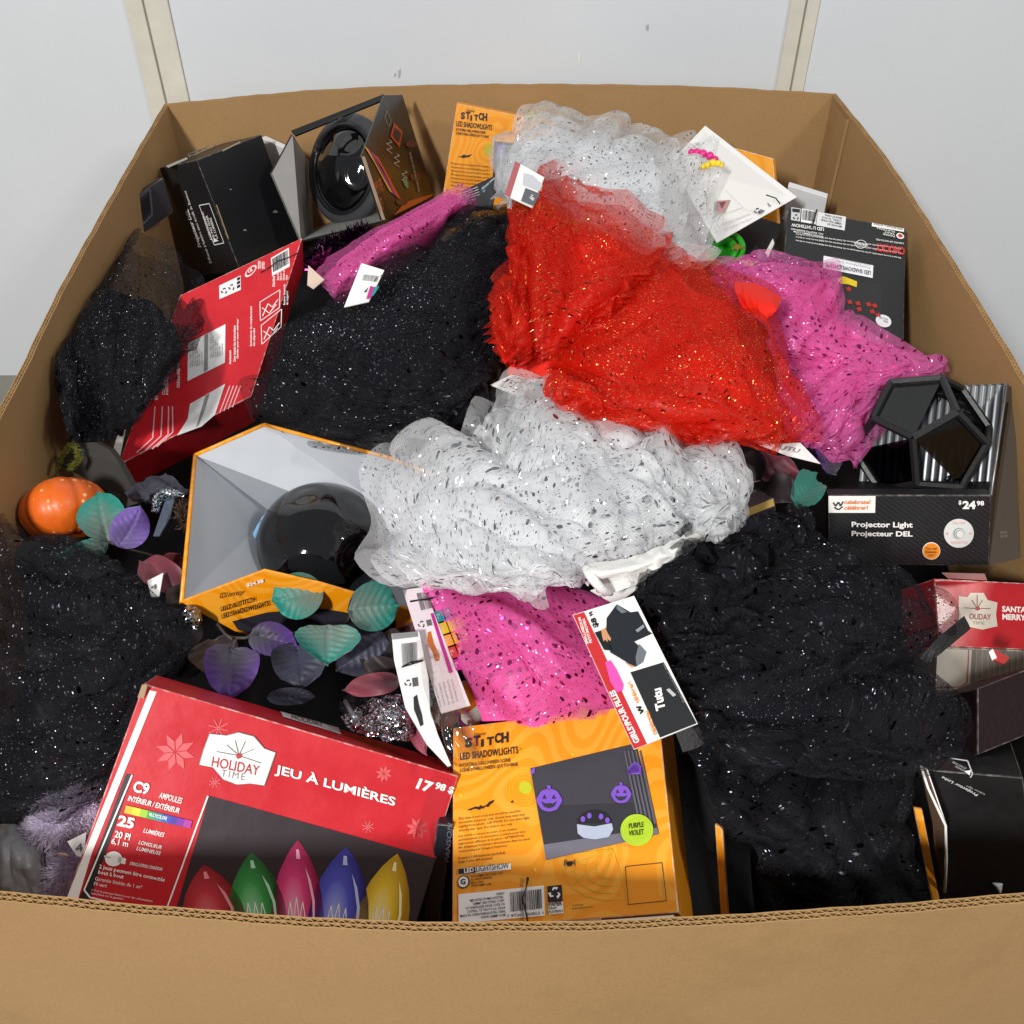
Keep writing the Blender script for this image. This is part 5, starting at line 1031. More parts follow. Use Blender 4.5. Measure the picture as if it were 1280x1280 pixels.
for i in range(5): f.text('Care: hand wash cold, hang to dry', zt(232 + i * 17, 590 - i * 5), zt(208 + i * 17, 498 - i * 5), zt(223 + i * 17, 593 - i * 5), ink('#6a6468'), 1)
tube('security_tie', [at(*zt(105, 166), .58), at(*zt(140, 160), .583), at(*zt(170, 158), .583), at(*zt(208, 148), .58)], .0009, mat('black_plastic', '#0c0c0d', .3), e)
# clear bag with white header
e, f = flatcard('treat_bag', 'clear plastic bag with white barcode header squeezed beside the pink card', 'bag', [zt(30, 295), zt(140, 285), zt(178, 470), zt(184, 600), zt(216, 700), zt(268, 820), zt(255, 825), zt(170, 735), zt(85, 590), zt(40, 400)], [.575] * 10, ink('#f0efed'))
f.barcode([zt(*q) for q in ((65, 330), (135, 322), (138, 435), (72, 445))], 15, 1, False, m=ink('#3a3a3c')); recycle(f, zt, 96, 494, 15, BLK, 1); f.pp('printed_icon', [zt(*q) for q in ((112, 474), (134, 470), (138, 505), (116, 509))], ink('#5a5a5a'), 1)
f.pp('header_band', [zt(*q) for q in ((32, 297), (134, 287), (136, 308), (34, 320))], ink('#8a8a8c'), 1)
f.pp('punched_hole', [zt(*q) for q in ((118, 550), (132, 540), (140, 580), (152, 620), (158, 660), (146, 668), (136, 640), (120, 600))], ink('#2a2626'), 1)
tube('security_tie', [at(*zt(72, 428), .585), at(*zt(110, 412), .59), at(*zt(155, 402), .588)], [.0007, .0016, .0008], mat('black_plastic', '#0c0c0d', .3), e)
def film():
    t = NT('clear_film'); g = t.n('TexCoord').outputs['Object']; nz = t.n('TexNoise', {'Vector': g, 'Scale': 40.0, 'Detail': 3.0}).outputs[0]; b = t.n('Bump', {'Height': nz, 'Strength': .7, 'Distance': .01})
    a = t.n('BsdfTransparent', {'Color': (.9, .88, .86, 1)}); c = t.n('BsdfGlossy', {'Roughness': .1, 'Normal': b.outputs[0]}); m = t.n('MixShader', {0: .16, 1: a.outputs[0], 2: c.outputs[0]}); return t.done(m.outputs[0])
M_FILM = film()
cloth_mesh('film', cloth([[(522, 800, .58), (545, 810, .582), (565, 830, .58)], [(530, 860, .58), (555, 870, .59), (585, 885, .58)], [(545, 920, .565), (560, 935, .575), (600, 945, .56)], [(560, 955, .55), (575, 960, .555), (600, 960, .55)]], 5, amp=.006, fu=3, level=(13, 13)), M_FILM, e)
M_ORP = mat('orange_plastic', '#e07418', .35)
for (x, y, z, r, m) in ((582, 872, .52, .014, M_ORP), (590, 888, .515, .012, mat('white_plastic', '#e8e4dc', .4)), (556, 893, .52, .013, mat('brown_fill', '#7a5238', .5))):
    c = at(x, y, z); bm = bmesh.new(); bmesh.ops.create_uvsphere(bm, u_segments=20, v_segments=12, radius=r); bmesh.ops.scale(bm, vec=(1, 1.3, .7), verts=bm.verts); bmesh.ops.translate(bm, vec=Vector(c), verts=bm.verts); bm_obj('toy_filling', bm, m, e, True)
# small tags
def plaintag(label, pts, z, lines=(), col='#f0efec', strip=None, bar=None, name='price_tag'):
    e, f = flatcard(name, label, 'tag', pts, z, ink(col))
    if strip: f.pp('printed_stripe', strip[0], ink(strip[1]), 1)
    if bar: f.barcode(bar, 4, 1, False, m=ink('#4a4a4c'))
    for b, r, t_, s in lines: f.text(s, b, r, t_, ink('#55555a'), 1)
    return e, f
zz4 = lambda x, y: z4(x, y)
e, f = plaintag('white price tag standing out of the middle rear black tutu', [z4(325, 782), z4(408, 808), z4(352, 922), z4(262, 942)], [.655, .655, .64, .64], [(z4(342, 838), z4(398, 848), z4(346, 818), 'MADE IN CHINA\nFABRIQUE')], bar=[z4(330, 820), z4(395, 832), z4(385, 862), z4(322, 850)])
recycle(f, z4, 316, 876, 11, BLK, 1); f.pp('printed_icon', [z4(*q) for q in ((330, 868), (352, 872), (344, 892), (322, 888))], ink('#5a5a5a'), 1); f.pp('printed_stripe', [z4(*q) for q in ((358, 868), (372, 872), (360, 915), (344, 918))], ink('#c0238a'), 1); f.pp('printed_stripe', [z4(*q) for q in ((374, 872), (392, 872), (372, 905), (362, 910))], ink('#2a8a8e'), 1)
plaintag('small beige tag at the upper right edge of the large red box', [z4(132, 790), z4(190, 842), z4(150, 876), z4(128, 862)], [.61, .605, .595, .60], [(z4(140, 840), z4(175, 852), z4(146, 815), 'MADE IN\nCHINA')], col='#d8bfae')
e, f = plaintag('white tag poking out beneath the red waistband', [(613, 481), (640, 468), (682, 480), (648, 495)], [.60, .605, .605, .60], [((622, 483), (650, 489), (634, 474), 'TUTU ROUGE')]); f.pp('printed_stripe', [(660, 478), (680, 480), (668, 486), (655, 484)], ink('#3a9aa8'), 1)
e, f = plaintag('white and teal tag under the white elastic waistband, above the Tutu tag', [(738, 738), (795, 716), (815, 722), (770, 756)], [.605, .61, .61, .605], [((752, 748), (790, 730), (744, 738), 'CARE LABEL\nHAND WASH')]); f.pp('printed_stripe', [(776, 722), (796, 716), (808, 724), (780, 738)], ink('#1f8f86'), 1)
plaintag('white tag lying under the lower edge of the red tutu', [(948, 556), (1000, 553), (1026, 580), (985, 570)], [.58, .58, .565, .57], [((965, 560), (998, 566), (968, 555), 'TUTU')], col='#e9dede')
plaintag('small white tag among petals beside the left front black tutu', [(184, 726), (204, 716), (199, 745), (189, 746)], .555, [((188, 738), (197, 736), (188, 732), '4')])
plaintag('white tag tucked into the purple fluff at the front left', [(84, 1052), (108, 1040), (104, 1072), (96, 1070)], .535, [((95, 1066), (104, 1064), (94, 1056), '4')])
plaintag('grey white card corner under the centre of the black mesh', [(588, 540), (604, 532), (640, 560), (620, 566)], [.575, .575, .59, .59], col='#c9c9c8')
e, f = plaintag('red and white tutu tag pinned to the rear white tutu', [z4(884, 410), z4(990, 470), z4(948, 582), z4(846, 535)], [.685, .685, .67, .67]); f.pp('printed_band', [z4(*q) for q in ((884, 410), (904, 421), (866, 546), (846, 535))], ink('#b05a5e'), 1); f.pp('printed_patch', [z4(*q) for q in ((922, 510), (976, 532), (952, 578), (906, 558))], ink('#5a5c60'), 1); f.text('Tutu', z4(934, 546), z4(948, 560), z4(946, 536), WHITE, 2, .03); f.pp('printed_picture', [z4(*q) for q in ((915, 455), (950, 465), (985, 500), (980, 525), (912, 500))], ink('#c6c8cc'), 1)
# white display card with beads
zc = crop(700, 100, 2.909)
e, f = flatcard('display_card', 'large white cardboard display card with barcode leaning at the rear', 'card', [zc(400, 300), zc(528, 166), zc(862, 425), zc(570, 592)], [.615, .625, .585, .565], ink('#efedea'))
f.barcode([zc(*q) for q in ((745, 450), (828, 412), (836, 434), (756, 472))], 21, 1, False); recycle(f, zc, 715, 482, 13, BLK, 1); f.pp('printed_icon', [zc(*q) for q in ((728, 474), (745, 480), (728, 492), (714, 488))], ink('#77777a'), 1)
f.pp('printed_picture', [zc(*q) for q in ((566, 448), (618, 442), (592, 492), (572, 505))], ink('#b88a86'), 1); f.pp('printed_picture', [zc(*q) for q in ((575, 455), (600, 450), (585, 480))], ink('#7a3a48'), 2)
f.strokes('printed_frame', [[f.uv(*zc(*q)) for q in ((575, 505), (662, 470), (602, 405))]], .0006, ink('#b8b6b2'), 1); f.text('MADE IN CHINA / FABRIQU\u00c9 EN CHINE', zc(580, 545), zc(690, 498), zc(577, 537), ink('#a8a6a4'), 1); f.text('Distributed by / Distribu\u00e9 par', zc(592, 565), zc(700, 512), zc(590, 558), ink('#a8a6a4'), 1)
tube('security_tie', [at(*zc(750, 418), .615), at(*zc(785, 430), .61), at(*zc(800, 450), .603)], .0009, mat('black_plastic', '#0c0c0d', .3), e)
bd = thing('bead_necklace', 'pink and yellow bead string hanging over the white display card', 'necklace', at(*zc(540, 280), .61))
for x, y, cc, r in ((478, 262, '#d81f78', 9), (498, 262, '#e02a86', 10), (520, 268, '#e02a86', 11), (545, 276, '#e02a86', 11), (564, 288, '#d81f78', 9), (535, 310, '#e8c81e', 9), (556, 302, '#f0d428', 10), (575, 304, '#f0d428', 9), (588, 312, '#e8c81e', 7), (520, 316, '#e8c81e', 7)):
    c = at(*zc(x, y), .632); bm = bmesh.new(); bmesh.ops.create_uvsphere(bm, u_segments=14, v_segments=9, radius=r / 2.909 / 620 * 1.0); bmesh.ops.translate(bm, vec=Vector(c), verts=bm.verts); bm_obj('bead', bm, mat('bead_' + cc, cc, .35), bd, True)
# green plastic hat, star hat, dark package behind
gh = thing('green_hat', 'glossy green plastic piece peeking out under the white card', 'toy', at(905, 315, .50))
GP = mat('green_plastic', '#2fae2a', .2, coat=.5)
ring('brim', at(906, 312, .535), np.array([-.3, -.5, .9]), .026, .004, GP, gh); ring('brim', at(903, 314, .53), np.array([-.3, -.5, .9]), .018, .006, GP, gh); slab('crown', [at(888, 306, .53), at(906, 298, .535), at(922, 304, .535), at(915, 320, .525), at(892, 324, .52)], .004, GP, gh)
sh = thing('star_hat', 'black felt pointed piece with a yellow star beside the green plastic', 'toy', at(940, 328, .48))
slab('felt', [at(922, 335, .53), at(945, 306, .535), at(958, 318, .535), at(964, 340, .53), at(930, 345, .525)], .003, mat('black_felt', '#1b191c', .9), sh)
def star(name, cx, cy, r, z, m, parent, rot=0): slab(name, [at(cx + (r if i % 2 == 0 else r * .42) * math.sin(i * math.pi / 5 + rot), cy - (r * .6 if i % 2 == 0 else r * .28) * math.cos(i * math.pi / 5 + rot), z) for i in range(10)], .002, m, parent)
star('star', 937, 328, 11, .54, mat('yellow_felt', '#e0cc2a', .7), sh, .1); star('star', 922, 308, 9, .545, mat('gold_felt', '#8a8030', .6), sh, .5)
slab('dark_flap', [at(905, 318, .52), at(924, 316, .525), at(915, 335, .515), at(900, 332, .515)], .003, mat('rust_felt', '#7a4020', .8), sh)
plaintag('narrow white tag in the dark gap left of the upside down black box', [(953, 322), (966, 298), (968, 304), (960, 322)], .53)
pk = thing('accessory_packet', 'dark packet with white lines and teal edge behind the pink strip', 'packet', at(605, 250, .5))
pkP = [at(*z4(690, 520), .58), at(*z4(820, 460), .595), at(*z4(800, 580), .575), at(*z4(690, 590), .565)]
slab('sleeve', pkP, .004, [ink('#2a2a2d'), BLK, BLK], pk); pf_ = Face(pkP[0], unit(pkP[1] - pkP[0]), unit(pkP[3] - pkP[0]), pk, .0008)
for i in range(7): pf_.strokes('printed_lines', [[pf_.uv(*z4(690 - i * 1, 530 + i * 9)), pf_.uv(*z4(748 + i * 3, 506 + i * 9))]], .0012, ink('#d8d4d0'), 1)
pf_.text('Halloween makeup\nset', z4(770, 530), z4(815, 490), z4(762, 510), ink('#c8ccd0'), 2, .02)
pf_.pp('teal_edge', [z4(*q) for q in ((760, 512), (818, 478), (816, 498), (764, 530))], ink('#2a6a78'), 1)
pf_.pp('teal_edge', [z4(*q) for q in ((782, 560), (808, 545), (802, 578), (790, 580))], ink('#5aa8c0'), 1)
# tinsel garland
tn = thing('tinsel_garland', 'dark purple tinsel garland below the clear dome box', 'garland', at(415, 310, .5)); r = np.random.default_rng(4)
def tinsel(n, path, L, w, seed):
    r = np.random.default_rng(seed); V = []; Fc = []; P = cr([at(*p) for p in path], 80)
    for i in range(n):
        c = P[r.integers(80)]; d = unit(r.normal(size=3) + np.array([0, -.2, .5])); l = L * r.uniform(.5, 1.2); s = unit(np.cross(d, r.normal(size=3))) * w; m_ = c + d * l * .5 + r.normal(size=3) * L * .12; e_ = c + d * l; k = len(V)
        V += [c - s, c + s, m_ + s, m_ - s, e_]; Fc += [(k, k + 1, k + 2, k + 3), (k + 3, k + 2, k + 4)]
    return V, Fc
V, Fc = tinsel(900, [(385, 335, .52), (400, 318, .535), (425, 302, .54), (455, 288, .54)], .02, .0009, 5)
tag(mesh('tinsel_strands', V, Fc, mat('purple_tinsel', '#2a0c26', .15, metal=.7), tn), kind='stuff')
V, Fc = tinsel(160, [(392, 338, .53), (410, 320, .54)], .02, .0011, 8); tag(mesh('tinsel_strands', V, Fc, mat('pink_tinsel', '#8a1f68', .18, metal=.6), tn), kind='stuff')

# ---------------------------------------------------------------- leaves, petals, pumpkin
def leaf_mat(name, edge, mid):
    t = NT(name); g = t.n('TexCoord').outputs['UV']; gr = t.n('SeparateXYZ', {0: g}); nz = t.n('TexNoise', {'Vector': g, 'Scale': 6.0, 'Detail': 4.0}).outputs[0]
    f_ = t.math('ADD', gr.outputs[1], t.math('MULTIPLY', t.math('SUBTRACT', nz, .5), .5)); f_ = t.n('MapRange', {0: f_, 1: .25, 2: .75, 3: 0, 4: 1}).outputs[0]
    p = t.n('BsdfPrincipled', {'Base Color': t.mix(f_, lin(mid), lin(edge)), 'Roughness': .55, 'Sheen Weight': .2}); n2 = t.n('TexNoise', {'Vector': g, 'Scale': 90.0}).outputs[0]; b = t.n('Bump', {'Height': n2, 'Strength': .15, 'Distance': .001}); t.t.links.new(b.outputs[0], p.inputs['Normal']); return t.done(p.outputs[0])
LM = {'teal': leaf_mat('teal_leaf', '#077a6c', '#5f7269'), 'purple': leaf_mat('purple_leaf', '#4d2a78', '#3f3b48'), 'lilac': leaf_mat('lilac_leaf', '#6a4c9e', '#5c4d80'), 'navy': leaf_mat('navy_leaf', '#232439', '#33364a'), 'dteal': leaf_mat('dark_teal_leaf', '#0f6e60', '#1f6a5c'), 'wine': leaf_mat('wine_petal', '#7c3240', '#54202c'), 'dark': leaf_mat('dark_petal', '#2a1a20', '#1b1316'), 'rose': leaf_mat('rose_petal', '#a04a5e', '#7a2c40')}
def leaf(parent, base, tip, wpx, z, kind, cup=.3, curl=.22, name='leaf', ztip=None, veins=True):
    """rounded fabric leaf: midrib from base to tip, side veins pressed in, edges cupped"""
    zt_ = z if ztip is None else ztip; B, T_ = at(*base, z), at(*tip, zt_); ax = T_ - B; L = np.linalg.norm(ax); d = ax / L
    n = unit(CAM - (B + T_) / 2); n = unit(n - d * np.dot(n, d)); s = np.cross(n, d); pxm = np.linalg.norm(at(base[0] + 100, base[1], z) - at(*base, z)) / 100; Wd = wpx * pxm
    nu, nv = 23, 25; V = []; UV = []; Fc = []; rq, rw, rp = random.uniform(-.25, .25), random.uniform(-.12, .12), random.uniform(0, 6)
    for j in range(nv):
        t = j / (nv - 1); w = (max(0.0, 1 - abs(2 * (t ** .9) - 1) ** 2.2) ** .62) * .5 * min(1.0, .55 + (1 - t) * 3.2)
        for i in range(nu):
            q = (i / (nu - 1) - .5) * 2; x = q * w * Wd
            h = cup * Wd * (q * q * w * 2 * .6) - curl * L * (t - .4) ** 2 + .004 * math.sin(q * 2.3 + t * 4 + rp) + rq * Wd * q * t * w + .0025 * math.sin(9 * t + rp) * q * q; x += rw * Wd * (t - .5) ** 2 * 2
            if veins: h += -.0022 * abs(math.sin((t * 7.5 - abs(q) * 1.6) * math.pi)) ** 4 * (abs(q) > .03) - .0026 * math.exp(-(q / .06) ** 2)
            V.append(B + d * (t * L) + s * x + n * h); UV.append((q * .5 + .5, min(1, t * .8 + .35 * q * q)))
    for j in range(nv - 1):
        for i in range(nu - 1): k = j * nu + i; Fc.append((k, k + 1, k + nu + 1, k + nu))
    return mesh(name, V, Fc, LM[kind], parent, True, uv=UV)
M_STEM = mat('wire_stem', '#3a3630', .6)
zL, zM = crop(0, 480, 3.368), crop(220, 500, 2.909)
sp = thing('leaf_sprig', 'fabric leaf sprig of two teal leaves and a lilac one by the pumpkin', 'leaf sprig', at(140, 670, .5))
leaf(sp, zL(450, 662), zL(402, 452), 58, .545, 'teal', .25, ztip=.57); leaf(sp, zL(455, 668), zL(222, 768), 30, .54, 'teal', .1); leaf(sp, zL(505, 690), zL(600, 515), 46, .55, 'lilac', -.15, .1, ztip=.57)
tube('stem', [at(*zL(455, 665), .545), at(*zL(520, 690), .53), at(*zL(640, 720), .52)], .0013, M_STEM, sp)
sp = thing('leaf_sprig', 'large fabric leaf sprig with teal, purple and navy leaves before the display box', 'leaf sprig', at(390, 800, .5))
for b, t_, w, z, k in (((535, 690), (345, 735), 58, .575, 'teal'), ((625, 760), (815, 740), 62, .58, 'teal'), ((553, 818), (553, 952), 80, .585, 'teal'), ((265, 850), (440, 890), 42, .56, 'purple'), ((205, 888), (200, 1072), 66, .555, 'purple'), ((440, 880), (460, 1036), 66, .55, 'navy'), ((760, 850), (590, 985), 60, .55, 'navy'), ((330, 1080), (508, 1075), 22, .54, 'navy')): leaf(sp, zM(*b), zM(*t_), w, z, k, .38, .3, ztip=z - .008)
for a, b in (((200, 865), (300, 850)), ((610, 820), (640, 770)), ((553, 820), (600, 830)), ((150, 815), (205, 870)), ((300, 850), (560, 830))): tube('stem', [at(*zM(*a), .555), at(*zM((a[0] + b[0]) / 2, (a[1] + b[1]) / 2 + 8), .556), at(*zM(*b), .558)], .0014, M_STEM, sp)
sp = thing('leaf_sprig', 'dark teal and purple fabric leaves left of the silver display box', 'leaf sprig', at(1015, 600, .5))
leaf(sp, (1000, 632), (1022, 588), 40, .55, 'dteal', .2); leaf(sp, (1045, 590), (1030, 552), 28, .545, 'purple', .2); leaf(sp, (1030, 575), (1018, 545), 22, .54, 'purple', .2)
def flower(label, specs, z, name='fabric_flower'):
    c = np.mean([s[0] for s in specs], 0); e = thing(name, label, 'flower', at(c[0], c[1], z - .03))
    for b, t_, w, k, dz in specs: leaf(e, b, t_, w, z + dz, k, .35, .25, 'petal', ztip=z + dz + .012, veins=False)
    return e
flower('dark wine red fabric flower petals between the left black tutu and display box', [((232, 735), (172, 700), 40, 'wine', .01), ((215, 730), (228, 692), 44, 'wine', .0), ((240, 745), (205, 765), 44, 'dark', 0), ((250, 770), (180, 800), 60, 'dark', -.01), ((260, 800), (285, 845), 60, 'dark', -.01), ((240, 800), (215, 850), 60, 'dark', -.012)], .535)
flower('wine coloured petals above the silver glitter, behind the red box', [((500, 850), (430, 862), 28, 'wine', .01), ((500, 845), (455, 830), 34, 'dark', 0), ((505, 780), (512, 830), 40, 'wine', -.01), ((470, 800), (500, 850), 60, 'dark', -.01), ((505, 880), (530, 935), 26, 'rose', .0)], .545)
flower('dark red fabric flowers in the shadow below the red tutu', [((950, 600), (920, 570), 50, 'dark', 0), ((955, 600), (975, 568), 46, 'wine', -.01), ((945, 605), (915, 625), 50, 'dark', 0), ((960, 605), (990, 625), 46, 'dark', 0), ((965, 590), (1000, 590), 40, 'wine', -.012), ((940, 585), (900, 590), 40, 'wine', -.01)], .535)
# glittery pieces
def glitter(name, cols, dens=700.0):
    t = NT(name); g = t.n('TexCoord').outputs['Object']; v = t.n('TexVoronoi', {'Vector': g, 'Scale': dens}); ge = t.n('NewGeometry')
    nn = t.n('VectorMath', {0: t.n('VectorMath', {0: ge.outputs['Normal'], 1: t.n('VectorMath', {0: t.n('VectorMath', {0: v.outputs['Color'], 1: (.5, .5, .5)}, operation='SUBTRACT').outputs[0], 'Scale': 2.0}, operation='SCALE').outputs[0]}, operation='ADD').outputs[0]}, operation='NORMALIZE')
    hs = t.n('HueSaturation', {'Color': v.outputs['Color'], 'Saturation': .35, 'Value': 1.1}); c = t.mix(.55, hs.outputs[0], lin(cols)); b = t.n('BsdfGlossy', {'Color': c, 'Roughness': .2, 'Normal': nn.outputs[0]}); return t.done(b.outputs[0])
M_GS, M_GH = glitter('silver_glitter', '#a8a4a8'), glitter('holo_glitter', '#8fb0b8')
gt = thing('glitter_ornament', 'silver glitter cloth ornament with a black net beside the red light box', 'ornament', at(470, 900, .5))
cloth_mesh('glitter_cloth', cloth([[(425, 895, .54), (455, 880, .55), (490, 868, .555), (520, 880, .55)], [(432, 908, .545), (465, 900, .56), (495, 895, .565), (520, 905, .55)], [(440, 918, .54), (470, 922, .55), (500, 925, .55), (522, 920, .54)]], 6, amp=.01, fu=4, level=(17, 13)), M_GS, gt)
cloth_mesh('black_net', cloth([[(425, 872, .54), (450, 866, .55), (480, 866, .55)], [(428, 888, .545), (455, 882, .555), (485, 878, .55)], [(430, 898, .54), (458, 896, .55), (488, 888, .545)]], 9, amp=.008, fu=5, level=(17, 13)), TK[0], gt)
tube('clasp', [at(*zM(615, 1095), .565), at(*zM(640, 1140), .568), at(*zM(662, 1165), .565)], [.002, .0022, .0045], mat('grey_metal', '#6a6c70', .35, metal=.6), gt)
gt2 = thing('glitter_ornament', 'holographic glitter ring above the lilac leaf beside the red box', 'ornament', at(212, 630, .5))
tube('glitter_ring', cr([at(*zL(655, 540), .56), at(*zL(670, 480), .565), at(*zL(720, 462), .57), at(*zL(775, 475), .565)], 24), np.concatenate([np.linspace(.004, .0065, 12), np.linspace(.0065, .003, 12)]), M_GH, gt2, 10)
slab('dark_tab', [at(*zL(700, 475), .565), at(*zL(735, 480), .565), at(*zL(715, 560), .555), at(*zL(670, 640), .55), at(*zL(645, 640), .55), at(*zL(690, 540), .555)], .002, mat('grey_blue_film', '#4a5260', .3), gt2)
V, Fc = tinsel(260, [(225, 622, .555), (228, 640, .555), (232, 655, .55)], .012, .0005, 17); tag(mesh('brown_fibre', V, Fc, mat('brown_fibre', '#4a3326', .7), gt2), kind='stuff')
gt3 = thing('glitter_ornament', 'dark glitter lump hanging below the left end of the display box', 'ornament', at(240, 770, .5))
tube('glitter_lump', cr([at(236, 762, .545), at(241, 772, .55), at(244, 788, .545)], 12), np.array([.004, .006, .008, .009, .009, .0085, .008, .0085, .008, .006, .004, .002]), glitter('dark_glitter', '#3a3838'), gt3, 12)
# pumpkin
pm = thing('pumpkin', 'small orange foam pumpkin against the left wall', 'pumpkin', at(78, 660, .46)); c = at(80, 637, .515); V = []; Fc = []; ns, nr = 72, 28
axp = unit(np.array([-.25, .75, .6])); ap = unit(np.cross(axp, [0, 1, .2])); bp = np.cross(axp, ap)
for i in range(nr + 1):
    th = math.pi * i / nr
    for k in range(ns):
        ph = 2 * math.pi * k / ns; rib = 1 - .05 * (1 - abs(math.sin(ph * 4.5))) ** 2.2 * math.sin(th); rr = .0445 * rib * (1 + .03 * math.sin(3 * ph + 1)); hh = .80 * math.cos(th) - .22 * math.cos(th) * math.exp(-(math.sin(th) / .3) ** 2)
        V.append(c + rr * (math.sin(th) * (ap * math.cos(ph) + bp * math.sin(ph)) * 1.04 + axp * hh))
for i in range(nr):
    for k in range(ns): Fc.append((i * ns + k, (i + 1) * ns + k, (i + 1) * ns + (k + 1) % ns, i * ns + (k + 1) % ns))
def pumpkin_mat():
    t = NT('pumpkin_skin'); g = t.n('TexCoord').outputs['Object']; v = t.n('TexVoronoi', {'Vector': g, 'Scale': 130.0}); s = t.n('SeparateColor', {0: v.outputs['Color']}); d = t.math('MULTIPLY', t.math('LESS_THAN', v.outputs['Distance'], t.math('MULTIPLY', s.outputs[0], .3)), t.math('LESS_THAN', s.outputs[1], .7)); nz = t.n('TexNoise', {'Vector': g, 'Scale': 30.0, 'Detail': 4.0}).outputs[0]
    p = t.n('BsdfPrincipled', {'Base Color': t.mix(d, t.mix(nz, lin('#cc4c08'), lin('#ea7420')), lin('#f0b070')), 'Roughness': .45, 'Coat Weight': .05}); b = t.n('Bump', {'Height': nz, 'Strength': .5, 'Distance': .004}); t.t.links.new(b.outputs[0], p.inputs['Normal']); return t.done(p.outputs[0])
mesh('pumpkin_body', V, Fc, pumpkin_mat(), pm, True)
# dark fuzzy pad behind the pumpkin
fd = thing('witch_slipper', 'dark grey slipper shape with an olive fuzzy edge behind the pumpkin', 'slipper', at(120, 585, .45))
slab('sole', [at(*zL(x, y), z) for x, y, z in ((250, 340, .50), (275, 285, .515), (330, 250, .525), (400, 245, .53), (460, 275, .53), (500, 330, .525), (560, 440, .51), (590, 500, .50), (520, 520, .49), (440, 440, .49), (330, 370, .49))], .008, mat('dark_felt', '#35332f', .85, mottle=.2), fd)
V, Fc = tinsel(900, [(72, 585, .52), (80, 568, .53), (92, 556, .535), (98, 575, .528), (88, 585, .525)], .006, .0004, 21); tag(mesh('olive_fuzz', V, Fc, mat('olive_fuzz', '#6b6a1e', .8), fd), kind='stuff')
# dark clutter under the display box edge
sc_ = thing('fabric_scrap', 'dark grey gauze scrap below the corner of the large red box', 'fabric', at(185, 605, .5))
cloth_mesh('scrap_sheet', cloth([[(155, 615, .52), (180, 600, .535), (208, 592, .54)], [(168, 628, .53), (190, 612, .545), (225, 605, .54)], [(178, 632, .52), (200, 625, .53), (238, 618, .53)]], 14, amp=.008, level=(13, 11)), satin('slate_gauze', '#3d3c46', .6), sc_)
# black organza with purple in the middle
og = thing('organza_scrap', 'black organza piece with dull purple edge under the middle rear tutu', 'fabric', at(590, 505, .5))
cloth_mesh('organza', cloth([[(530, 470, .57), (580, 455, .58), (645, 450, .58)], [(525, 500, .58), (585, 490, .60), (640, 490, .59)], [(540, 535, .575), (590, 530, .585), (635, 525, .58)]], 15, amp=.014, fu=4, level=(17, 13)), satin('black_satin', '#17171a', .28), og)
cloth_mesh('organza_edge', cloth([[(520, 490, .585), (545, 480, .59), (560, 500, .59)], [(535, 515, .58), (555, 510, .585), (580, 530, .58)]], 16, amp=.006, level=(13, 7)), satin('dull_purple', '#3a2536', .5), og)
ring('organza_loop', at(600, 500, .60), np.array([-.1, -.6, .8]), .03, .0016, mat('grey_wire', '#55575c', .3), og, (0.2, 2.6))
# bottom left: purple fluff and grey bag
pf2 = thing('fluffy_toy', 'pale lilac fluffy plush showing between the black tutu and red box', 'plush', at(80, 1060, .44))
def fluff(centres, n, L, m, parent, seed):
    r = np.random.default_rng(seed); V = []; Fc = []
    for c, R_ in centres:
        bm_v = []
        for k in range(n):
            d = unit(r.normal(size=3) + np.array([0, -.3, .8])); p = c + d * R_; t_ = unit(d + r.normal(size=3) * .5); s = unit(np.cross(t_, r.normal(size=3))) * .0005; l = L * r.uniform(.6, 1.2); k0 = len(V); V += [p - s, p + s, p + t_ * l]; Fc.append((k0, k0 + 1, k0 + 2))
    o = mesh('fur', V, Fc, m, parent); tag(o, kind='stuff')
LC = mat('lilac_fur', '#e6dcf0', .8)
cs = [(at(75, 1030, .51), .022), (at(100, 1020, .51), .02), (at(60, 1045, .50), .018), (at(95, 1085, .49), .022), (at(85, 1110, .475), .02), (at(110, 1005, .52), .016)]
parts = []
for c, R_ in cs:
    bm = bmesh.new(); bmesh.ops.create_icosphere(bm, subdivisions=2, radius=R_); parts.append(([np.array(v.co) + c for v in bm.verts], [tuple(v.index for v in f_.verts) for f_ in bm.faces])); bm.free()
multi('plush_body', parts, LC, pf2); fluff(cs, 2200, .008, LC, pf2, 3)
tube('string_loop', [at(68, 1070, .53), at(74, 1067, .535), at(82, 1068, .535), at(86, 1071, .53)], .0009, mat('tan_string', '#b89a88', .6), pf2)
gb_ = thing('grey_pouch', 'dark grey leather look pouch in the front left corner', 'pouch', at(25, 1090, .43))
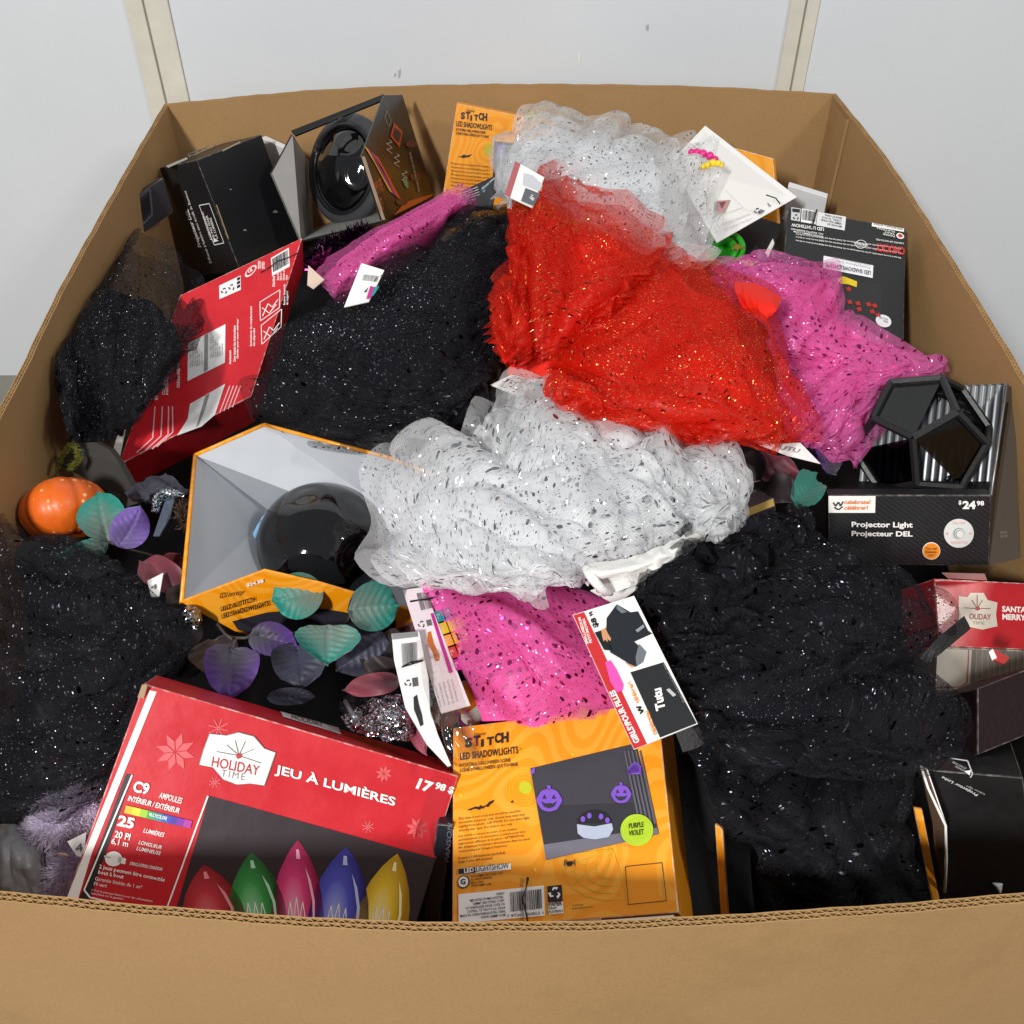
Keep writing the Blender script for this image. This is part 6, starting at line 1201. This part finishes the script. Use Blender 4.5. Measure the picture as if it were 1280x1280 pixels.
cloth_mesh('pouch_body', cloth([[(-40, 1032, .50), (0, 1030, .51), (30, 1032, .51), (54, 1036, .50)], [(-40, 1080, .51), (0, 1075, .52), (30, 1075, .52), (58, 1080, .505)], [(-40, 1145, .47), (0, 1140, .48), (30, 1140, .48), (66, 1140, .47)]], 18, amp=.005, gu=1.03, level=(17, 13)), mat('grey_leather', '#8a8b8d', .45, bump=.2, bscale=120, mottle=.12), gb_)
tube('stitched_seam', [at(53, 1040, .508), at(56, 1075, .513), at(60, 1120, .488)], .0008, mat('dark_thread', '#2a2a2c', .6), gb_)
# gold edged box and clip right of the white tutu
T = Carton.three((883, 655, .565), (968, 622, .57), (890, 700, .53), .03)
gx = Carton('gift_box', 'navy box with gold edge between the white tutu and large black tutu', *T, '#1a1a30'); gx.front.pp('gold_edge', [(885, 655), (966, 623), (968, 632), (886, 664)], ink('#b0924e'), 1)
cl = thing('plastic_clip', 'grey plastic clip at the right end of the white waistband', 'clip', at(902, 672, .56)); slab('clip_body', [at(896, 662, .60), at(910, 655, .602), at(912, 675, .598), at(900, 682, .595)], .003, mat('clip_grey', '#6e6c68', .4), cl); ring('clip_hole', at(904, 668, .6015), np.array([0, -.5, .8]), .0035, .0009, mat('clip_dark', '#3a3938', .4), cl)
# white packet behind red box left edge
e, f = flatcard('folded_card', 'thin grey white card edge left of the large red box', 'card', [(142, 560), (163, 492), (166, 495), (150, 572)], [.50, .54, .535, .49], ink('#c9c5c0'))
# hat brim (black mesh dome) under the middle black tutu
hb_ = thing('witch_hat', 'black ribbed hat brim below the middle rear black tutu', 'hat', at(500, 540, .5))
cloth_mesh('brim', cloth([[(440, 520, .575), (490, 500, .585), (545, 495, .585)], [(440, 545, .58), (490, 530, .592), (558, 525, .585)], [(455, 572, .57), (500, 565, .578), (562, 552, .57)]], 19, amp=.003, gu=1.02, gv=1.0, level=(17, 13)), mat('ribbed_black', '#101012', .5, bump=.4, bscale=300), hb_)
# big carton hand hole and loose red sliver at right
rs = thing('red_bow', 'tiny red and white bow piece below the red and grey box', 'bow', at(1250, 830, .5)); slab('bow_loop', [at(1236, 815, .545), at(1244, 812, .547), at(1262, 822, .545), at(1255, 830, .543), at(1240, 824, .543)], .003, mat('red_felt', '#a82a28', .8), rs); slab('bow_tip', [at(1236, 815, .546), at(1241, 811, .548), at(1246, 822, .546), at(1240, 825, .544)], .0035, WHITE, rs)
